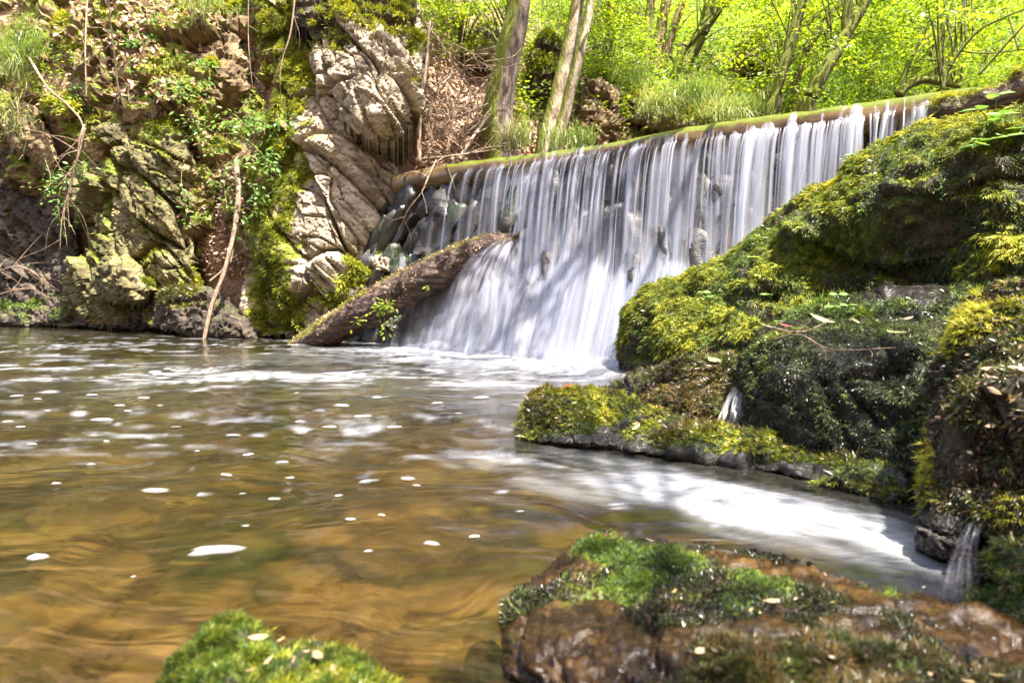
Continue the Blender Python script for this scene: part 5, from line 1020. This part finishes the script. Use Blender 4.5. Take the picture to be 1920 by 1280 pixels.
stalks('tall broad-leaved plant on the bank near the right edge', [((1855, 235, 3.62), (1868, 178, 3.6), 3), ((1850, 240, 3.6), (1835, 205, 3.58), 3), ((1858, 245, 3.58), (1880, 214, 3.5), 4), ((1850, 250, 3.58), (1862, 228, 3.5), 3), ((1860, 262, 3.56), (1850, 262, 3.45), 3), ((1862, 262, 3.55), (1885, 255, 3.45), 3), ((1850, 280, 3.5), (1835, 272, 3.45), 3), ((1900, 240, 3.5), (1920, 240, 3.45), 3)], .085)
stalks('slender seedling with yellow leaves below the bank brow', [((1430, 525, 4.15), (1412, 482, 4.1), 4)], .055, 'leaf')
stalks('tiny seedling with round leaves on the left of the bank', [((1330, 570, 4.3), (1326, 556, 4.2), 4), ((1330, 575, 4.3), (1318, 548, 4.2), 3)], .05)
stalks('small herb on the shelf behind the wet boulder', [((1580, 590, 3.3), (1572, 552, 3.25), 4), ((1582, 592, 3.3), (1590, 572, 3.2), 3), ((1578, 592, 3.3), (1562, 575, 3.2), 3)], .045)
stalks('seedling at the silhouette edge of the bank beside the fall', [((1605, 310, 4.1), (1598, 290, 4.1), 3), ((1600, 318, 4.1), (1585, 300, 4.1), 2)], .05)
stalks('round-leaved seedling in front of the green algae stone', [((1445, 560, 4.1), (1440, 552, 4.0), 3)], .05)

# twigs, roots, dry brush ----------------------------------------------
def twig(label, pts, r0, r1=.003, forks=0, name='dry_branch', mt='twig', cat='branch', n=40, flen=.5, group=None):
    base = np.asarray(pts[0], float); mb = MB(); pts = [np.asarray(p, float) for p in pts]
    cp, cr = tube(mb, pts, np.linspace(r0, r1, len(pts)), n, 6, .3, int(rng.integers(1000)), a=.1, rscale=9.)
    for f in range(forks):
        i = rng.integers(int(n * .15), int(n * .95)); t = nrm(cp[min(i + 1, n - 1)] - cp[i - 1]); d = nrm(t * .6 + rand_unit(1)[0] * .9); L = flen * rng.uniform(.4, 1)
        m = cp[i] + d * L * .5 + rng.normal(0, .04 * L, 3); e = cp[i] + d * L + np.array((0, 0, -.12 * L)) + rng.normal(0, .08 * L, 3)
        tube(mb, [cp[i], m, e], [cr[i] * .6, cr[i] * .4, r1 * .6], 12, 4, .2, f, a=.1)
    return tag(link(name, mb.mesh(name, base, True), M[mt], None, tuple(base)), label, cat, group)
twig('pale crooked stem dropping from the gully into the water', [P(443, 300, 8.7), P(447, 370, 8.55), P(440, 430, 8.4), P(420, 510, 8.25), P(398, 570, 8.15), P(382, 640, 8.0)], .035, .022, 2, 'crooked_stem', n=60, flen=.3)
twig('bunch of bare roots hanging in front of the slanted slab', [P(158, 235, 10.), P(150, 262, 9.9), P(140, 320, 9.9), P(118, 400, 9.85), P(112, 470, 9.8)], .018, .004, 9, 'hanging_root', cat='root', flen=.9)
twig('long root arching down from the litter slope at left', [P(55, 110, 10.9), P(90, 165, 10.5), P(130, 200, 10.2), P(155, 235, 10.), P(150, 290, 9.95), P(120, 350, 9.9)], .022, .005, 6, 'hanging_root', cat='root', flen=.7)
twig('root bunch end dangling over the dark hollow', [P(160, 240, 9.95), P(145, 300, 9.9), P(128, 360, 9.88), P(130, 430, 9.85)], .014, .003, 8, 'hanging_root', cat='root', flen=.8)
twig('dark thin sapling stem rising from the slab top to the frame top', [P(235, 205, 9.9), P(222, 165, 9.9), P(214, 100, 9.9), P(206, 30, 9.9), P(198, -60, 9.9)], .018, .010, 4, 'sapling_stem', 'bark_dark', n=50, flen=.6)
twig('thin light stem hanging beside the moss boulder at upper left', [P(165, -20, 11.), P(160, 80, 10.6), P(162, 180, 10.4)], .016, .008, 4, flen=.5)
twig('bare twig hanging over the mossy top of the buttress', [P(556, -30, 8.3), P(545, 60, 8.2), P(530, 110, 8.15), P(524, 150, 8.1)], .012, .003, 7, flen=.45)
twig('thin bare twig hanging left of the buttress top', [P(466, -20, 9.2), P(466, 80, 9.1), P(474, 170, 9.)], .008, .003, 3, flen=.3)
twig('bare shrub with reddish twigs above the slanted slab', [P(250, 210, 10.), P(240, 170, 10.), P(255, 130, 10.)], .010, .003, 9, flen=.5)
twig('twiggy brush poking over the far left ledge', [P(-30, 520, 10.6), P(40, 500, 10.4), P(110, 545, 10.1)], .012, .003, 14, flen=.8)
twig('second spray of twigs over the far left ledge', [P(-30, 560, 10.4), P(50, 540, 10.2), P(95, 560, 10.)], .010, .003, 12, flen=.6)
twig('thin vertical pale stem in front of the dry brush', [P(786, 305, 7.9), P(786, 250, 7.95), P(790, 190, 8.0), P(800, 120, 8.05), P(806, 40, 8.1)], .03, .014, 3, flen=.5)
twig('broken white stick standing among the dry brush', [P(838, 285, 8.2), P(846, 240, 8.2), P(852, 205, 8.2)], .018, .010, 1, flen=.2)
twig('mossy leaning stick beside the thick trunk', [P(862, 300, 8.3), P(885, 260, 8.4), P(915, 218, 8.6)], .03, .014, 3, flen=.4, mt='bark_pale')
twig('dead branch drooping over the left end of the weir log', [P(818, 300, 7.5), P(802, 335, 7.4), P(790, 362, 7.35), P(765, 395, 7.4), P(745, 440, 7.5)], .012, .004, 5, flen=.3)
twig('dark twig hanging off the weir log', [P(838, 310, 7.3), P(850, 345, 7.2), P(856, 372, 7.2)], .010, .003, 3, flen=.2, mt='bark_dark')
twig('bent dead branch arching through the brush', [P(800, 250, 8.3), P(812, 190, 8.4), P(850, 140, 8.7), P(880, 170, 8.9), P(890, 230, 8.8)], .02, .006, 7, flen=.7)
for k, (a, b, c, lab) in enumerate([((790, 150, 8.6), (830, 190, 8.4), (870, 260, 8.4), 'slanting dead branch left in the brush'), ((930, 130, 9.2), (880, 190, 8.9), (800, 270, 8.4), 'long dead branch falling left through the brush'), ((810, 60, 9.), (850, 110, 8.9), (920, 150, 9.2), 'dead branch reaching to the thick trunk'), ((780, 300, 8.1), (850, 292, 7.9), (930, 280, 8.4), 'low dead branch lying along the weir log'), ((800, 90, 8.8), (790, 170, 8.5), (810, 260, 8.3), 'upright dead branch at the left of the brush')]):
    twig(lab, [P(*a), P(*b), P(*c)], .018, .004, 8, flen=.8)
mb = MB()
for k in range(110):
    a = P(rng.uniform(775, 930), rng.uniform(90, 310), rng.uniform(8.1, 9.0)); a[1] = min(a[1], 9.0); d = rand_unit(1)[0] * np.array((1, .5, .8)); L = rng.uniform(.25, .9)
    tube(mb, [a, a + d * L * .5 + rng.normal(0, .06, 3), a + d * L + rng.normal(0, .1, 3)], [.007, .005, .002], 8, 4, .2, k, a=.1, cap=False)
for k in range(60):
    px_, py_ = rng.uniform(-20, 480), rng.uniform(0, 480 if rng.random() < .3 else 230); px_ = px_ if py_ < 230 else rng.uniform(375, 470)
    a = hill_point(np.array([px_]), np.array([py_]))[0] + np.array((0, -.06, .03)); d = rand_unit(1)[0] * np.array((1, .2, .7)); L = rng.uniform(.2, .7)
    tube(mb, [a, a + d * L * .5 + rng.normal(0, .03, 3), a + d * L], [.005, .004, .002], 6, 4, .2, k, a=.1, cap=False)
tag(link('twig_tangle', mb.mesh('twig_tangle', (0, 0, 0), True), M['twig']), 'tangle of fine dry twigs on the slope behind the weir log', 'brush', kind='stuff')
twig('thin bowed twig lying over the wet boulder', [on_rock('R3', 1445, 650)[0] + (0, -.03, .05), P(1500, 628, 2.5), P(1560, 655, 2.35), P(1680, 652, 2.2)], .004, .002, 3, 'fallen_twig', cat='twig', flen=.12)
twig('short twig across the top of the wet boulder', [P(1430, 610, 2.75), P(1500, 622, 2.6), P(1560, 600, 2.7)], .004, .002, 2, 'fallen_twig', cat='twig', flen=.1)
twig('bent twig on the brown mossy stone', [P(1298, 765, 2.85), P(1320, 730, 2.82), P(1370, 718, 2.8)], .003, .0015, 0, 'fallen_twig', cat='twig')
twig('thin stick poking from the foot of the cliff over the water', [P(432, 592, 8.1), P(455, 600, 8.0), P(470, 596, 7.95)], .008, .003, 2, 'fallen_twig', cat='twig', flen=.2)

# ------------------------------------------------------------------ small water: spout and trickles
def little_fall(label, pts, wid, n=30, cols=25, alpha=.85, name='small_waterfall', seed=7, lo=-.7):
    base = np.asarray(pts[-1], float); cp, w = smooth_path(pts, wid, n); c = np.linspace(-1, 1, cols); tt = np.linspace(0, 1, n)[:, None]
    S = c[None] * w[:, None]; V = cp[:, None] + np.array((1., .15, 0)) * S[..., None]
    V[..., 1] += .25 * w[:, None] * fbm(np.stack([c[None] * 4 + 0 * S, 0 * S + tt, 0 * S], -1), 2, seed)
    st = fbm(np.stack([c[None] * 4.5 + 0 * S, 0 * S + tt * 1.5, 0 * S + seed], -1), 3, seed)
    A = alpha * (1 - np.abs(c) ** 2)[None] * sstep(lo, lo + 1., st) * sstep(0, .25, tt) * sstep(1.0, .6, tt)
    o = link(name, fall_mesh(name, V.reshape(-1, 3) - base, gridQ(n, cols), np.clip(A, 0, 1).ravel(), np.stack([S * 1.5, 0 * S + tt * .4, 0 * S], -1).reshape(-1, 3)), M['fall'], None, tuple(base)); tag(o, kind='structure'); o['label'] = label
little_fall('sheet of water pouring off the fallen log', [P(958, 446, 6.38), P(935, 475, 6.30), P(910, 545, 6.22), P(900, 650, 6.18)], [.12, .24, .34, .42], cols=60, alpha=.8, seed=23)
little_fall('small spout of water between the brown stone and the wet boulder', [P(1382, 722, 2.78), P(1380, 740, 2.70), P(1375, 770, 2.64), P(1370, 800, 2.60)], [.02, .035, .055, .07], cols=30, alpha=.6, seed=17)
little_fall('thin trickle over the black stone at the right', [P(1830, 975, 1.36), P(1815, 1010, 1.33), P(1800, 1060, 1.31), P(1792, 1130, 1.26)], [.016, .024, .034, .045], cols=36, alpha=.6, seed=11, lo=-.4)
little_fall('trickle beside the pink-grey wedged stone', [P(752, 470, 7.5), P(757, 510, 7.42), P(757, 560, 7.35)], [.03, .05, .05], alpha=.45)

# ------------------------------------------------------------------ foam flecks and fallen leaves
foam_m, nt = mat('foam_bubbles')
co = geo_pos(nt); hgt_ = noise(nt, co, 160., 3, .6)
bmp = nd(nt, 'ShaderNodeBump', {'Height': hgt_, 'Strength': .5, 'Distance': .01}).outputs[0]
fs = nd(nt, 'ShaderNodeBsdfPrincipled', {'Base Color': (.5, .5, .49), 'Roughness': .5, 'Normal': bmp}).outputs[0]
fe = math_(nt, 'MULTIPLY', attr(nt, 'cover'), math_(nt, 'ADD', .45, math_(nt, 'MULTIPLY', noise(nt, co, 55., 4, .7), 1.1)), True)
outp(nt, nd(nt, 'ShaderNodeMixShader', {0: fe, 1: nd(nt, 'ShaderNodeBsdfTransparent', {'Color': (1., 1., 1.)}).outputs[0], 2: fs}).outputs[0]); M['foam'] = foam_m
def fleck(label, px_, py_, rx, group=None, asp=2.2):
    c = Wp(px_, py_, .004); k = 22; rings = 5; V = [(0, 0, .3)]; r = rx / F * c[1]; sd_ = int(rng.integers(9999))
    an = np.linspace(0, 2 * np.pi, k, endpoint=False); ra = 1 + .5 * fbm(np.stack([np.cos(an) * 1.1, np.sin(an) * 1.1, 0 * an + sd_], -1), 2, 3)
    for q in range(1, rings + 1):
        f = q / rings; V += [(math.cos(a) * f * rr, math.sin(a) * f * rr * .8, .3 * math.sqrt(max(0, 1 - f ** 2.5)) - (.1 if q == rings else 0)) for a, rr in zip(an, ra)]
    V = np.array(V) * np.array((r * 1.25, r * .8, min(r * .3, .006) / .3 * .6)); T = [(0, 1 + j, 1 + (j + 1) % k) for j in range(k)]
    Q = [(1 + (q - 1) * k + j, 1 + q * k + j, 1 + q * k + (j + 1) % k, 1 + (q - 1) * k + (j + 1) % k) for q in range(1, rings) for j in range(k)]
    V = V @ rotm(0, 0, rng.uniform(-.5, .5)).T
    return tag(link('foam_fleck', mesh_np('foam_fleck', V, [np.array(T), np.array(Q)], {'cover': np.r_[1., np.repeat([.8, .75, .6, .35, 0.], k)]}, True), M['foam'], None, tuple(c)), label, 'foam', group)
fleck('largest white foam fleck, near the dark green sunken stone', 402, 1030, 40)
fleck('white foam fleck left of centre above the largest one', 290, 919, 19)
fleck('foam fleck in the left shallows near the frame edge', 68, 1044, 22)
fleck('bubbly foam cluster below the middle of the pool', 688, 902, 17)
for (x, y, r) in [(465, 852, 20), (425, 890, 12), (438, 816, 12), (200, 827, 9), (105, 906, 11), (530, 866, 11), (170, 870, 8), (40, 800, 8), (60, 832, 8), (190, 786, 22), (762, 897, 17), (782, 910, 9), (635, 929, 10), (658, 973, 9), (515, 935, 9), (455, 925, 9), (690, 1032, 12), (808, 1018, 14), (890, 1005, 13), (460, 985, 8), (30, 742, 10), (15, 790, 8), (90, 770, 7), (70, 748, 10), (240, 770, 8), (330, 800, 10), (300, 760, 8), (250, 1080, 7), (975, 958, 12), (370, 845, 7), (715, 965, 7), (545, 895, 7), (225, 760, 14), (170, 740, 14), (270, 745, 16), (560, 790, 16), (620, 800, 12), (640, 760, 16), (680, 780, 18), (740, 800, 14), (820, 755, 14), (860, 775, 12), (900, 745, 14)]:
    fleck('small white foam fleck drifting on the brown pool', x, y, r * rng.uniform(.5, 1.15), 'foam flecks on the pool')
leaf_red = leaf_mat('red_leaf', [(0, (.35, .02, .02)), (1, (.5, .05, .03))], .1, gloss=.1); M['leaf_red'] = leaf_red
M['leaf_yellow'] = leaf_mat('yellow_leaf', [(0, (.34, .26, .09)), (1, (.5, .42, .18))], .15, gloss=.08)
M['leaf_tan'] = leaf_mat('tan_leaf', [(0, (.24, .13, .06)), (.5, (.40, .26, .13)), (1, (.56, .43, .26))], .15, gloss=.08)
curl = LEAF_V.copy(); curl[:, 2] += .25 * curl[:, 0] ** 2 - .35 * np.abs(curl[:, 1])
def fallen(label, key, px_, py_, size, mt, group=None, wid=.6, tone=.5):
    p, nn = on_rock(key, px_, py_); a = rand_unit(1) * np.array((1, 1, .2)); nn = nrm(nn + np.array((0, -.25, .8)))
    a = a - nn * (a @ nn)[:, None]
    V, Fc, A = place(curl, LEAF_F, np.array([[0, 0, 0.]]) - nrm(a) * size * .5, a, nn[None], np.array([size]), np.array([np.clip(tone + rng.normal(0, .2), 0, 1)]), wid=np.array([size * wid * 1.6]))
    return tag(link('fallen_leaf', mesh_np('fallen_leaf', V, [Fc], {'rnd': A}), M[mt], None, tuple(p + nn * .016 * (1 if p[1] > 1.3 else .7))), label, 'leaf', group)
fallen('dark red leaf on top of the wet boulder', 'R3', 1472, 622, .05, 'leaf_red')
fallen('long pale yellow leaf on top of the wet boulder', 'R3', 1545, 606, .12, 'leaf_yellow', wid=.35)
fallen('broad yellow leaf on the upper face of the wet boulder', 'R3', 1676, 630, .07, 'leaf_yellow', wid=.5)
fallen('pale leaf at the back edge of the wet boulder', 'R3', 1605, 606, .05, 'leaf_tan')
fallen('tan leaf at the right of the wet boulder top', 'R3', 1700, 606, .05, 'leaf_tan')
fallen('whitish leaf on the brown mossy stone', 'R6', 1340, 685, .07, 'leaf_yellow', wid=.7)
fallen('red leaf scrap on the left end of the mossy spur', 'R5', 1062, 729, .05, 'leaf_red')
fallen('red leaf scrap halfway along the mossy spur', 'R5', 1238, 768, .035, 'leaf_red')
fallen('rust leaf on the middle of the mossy spur', 'R5', 1195, 790, .05, 'leaf_tan')
fallen('curled pale leaf standing on the moss of the wet slab', 'F1', 1230, 1018, .045, 'leaf_tan', tone=.9)
fallen('reddish leaf on the wet slab', 'F1', 1450, 1130, .03, 'litter')
fallen('long orange leaf at the front right rock', 'F2', 1410, 1232, .06, 'leaf_tan', wid=.35)
for k, (x, y) in enumerate([(1850, 690), (1880, 740), (1905, 700), (1820, 720), (1900, 640), (1860, 800), (1890, 600), (1840, 600), (1910, 780)]):
    fallen('rust-brown dead leaf caught in the moss of the rust-brown boulder', 'R4', x, y, rng.uniform(.02, .036), 'leaf_tan' if k % 2 else 'litter', 'dead leaves on the rust-brown boulder', wid=.4)
for k, (x, y) in enumerate([(x + rng.uniform(-14, 14), y + rng.uniform(-10, 10)) for x, y in [(520, 1205), (545, 1215), (560, 1225), (575, 1210), (590, 1222), (480, 1200), (500, 1235), (540, 1250), (600, 1240), (620, 1250), (640, 1262), (660, 1258), (690, 1268), (650, 1240), (610, 1268), (580, 1262), (560, 1270), (700, 1275), (670, 1275), (520, 1262), (630, 1230), (470, 1250)]]):
    fallen('pale dry leaf scrap on the moss-capped rock', 'F3', x, y, rng.uniform(.010, .028), 'leaf_tan', 'leaf scraps on the moss-capped rock', wid=rng.choice([.2, .35, .6]), tone=.75)
for k in range(15):
    x, y = rng.uniform(1300, 1880), rng.uniform(1215, 1278)
    fallen('brown leaf scrap on the front right rock', 'F2', x, y, rng.uniform(.008, .02), ['leaf_tan', 'litter', 'leaf_yellow'][k % 3], 'leaf scraps on the front right rock', wid=rng.choice([.25, .4, .6]))
for k in range(9):
    x, y = rng.uniform(1060, 1800), rng.uniform(1020, 1200)
    y = max(y, 1010 + (x - 1130) * .17)
    fallen('tiny leaf scrap scattered on the wet slab', 'F1', x, y, rng.uniform(.006, .014), ['leaf_tan', 'litter', 'leaf_yellow'][k % 3], 'leaf scraps on the wet slab', wid=rng.choice([.25, .4]))
for k in range(22):
    x, y = rng.uniform(1000, 1600), 0; y = 745 + (x - 1000) * .14 + rng.uniform(0, 45)
    fallen('small brown leaf scrap on the mossy spur', 'R5', x, y, rng.uniform(.012, .03), ['leaf_tan', 'litter'][k % 2], 'leaf scraps on the mossy spur', wid=.4)
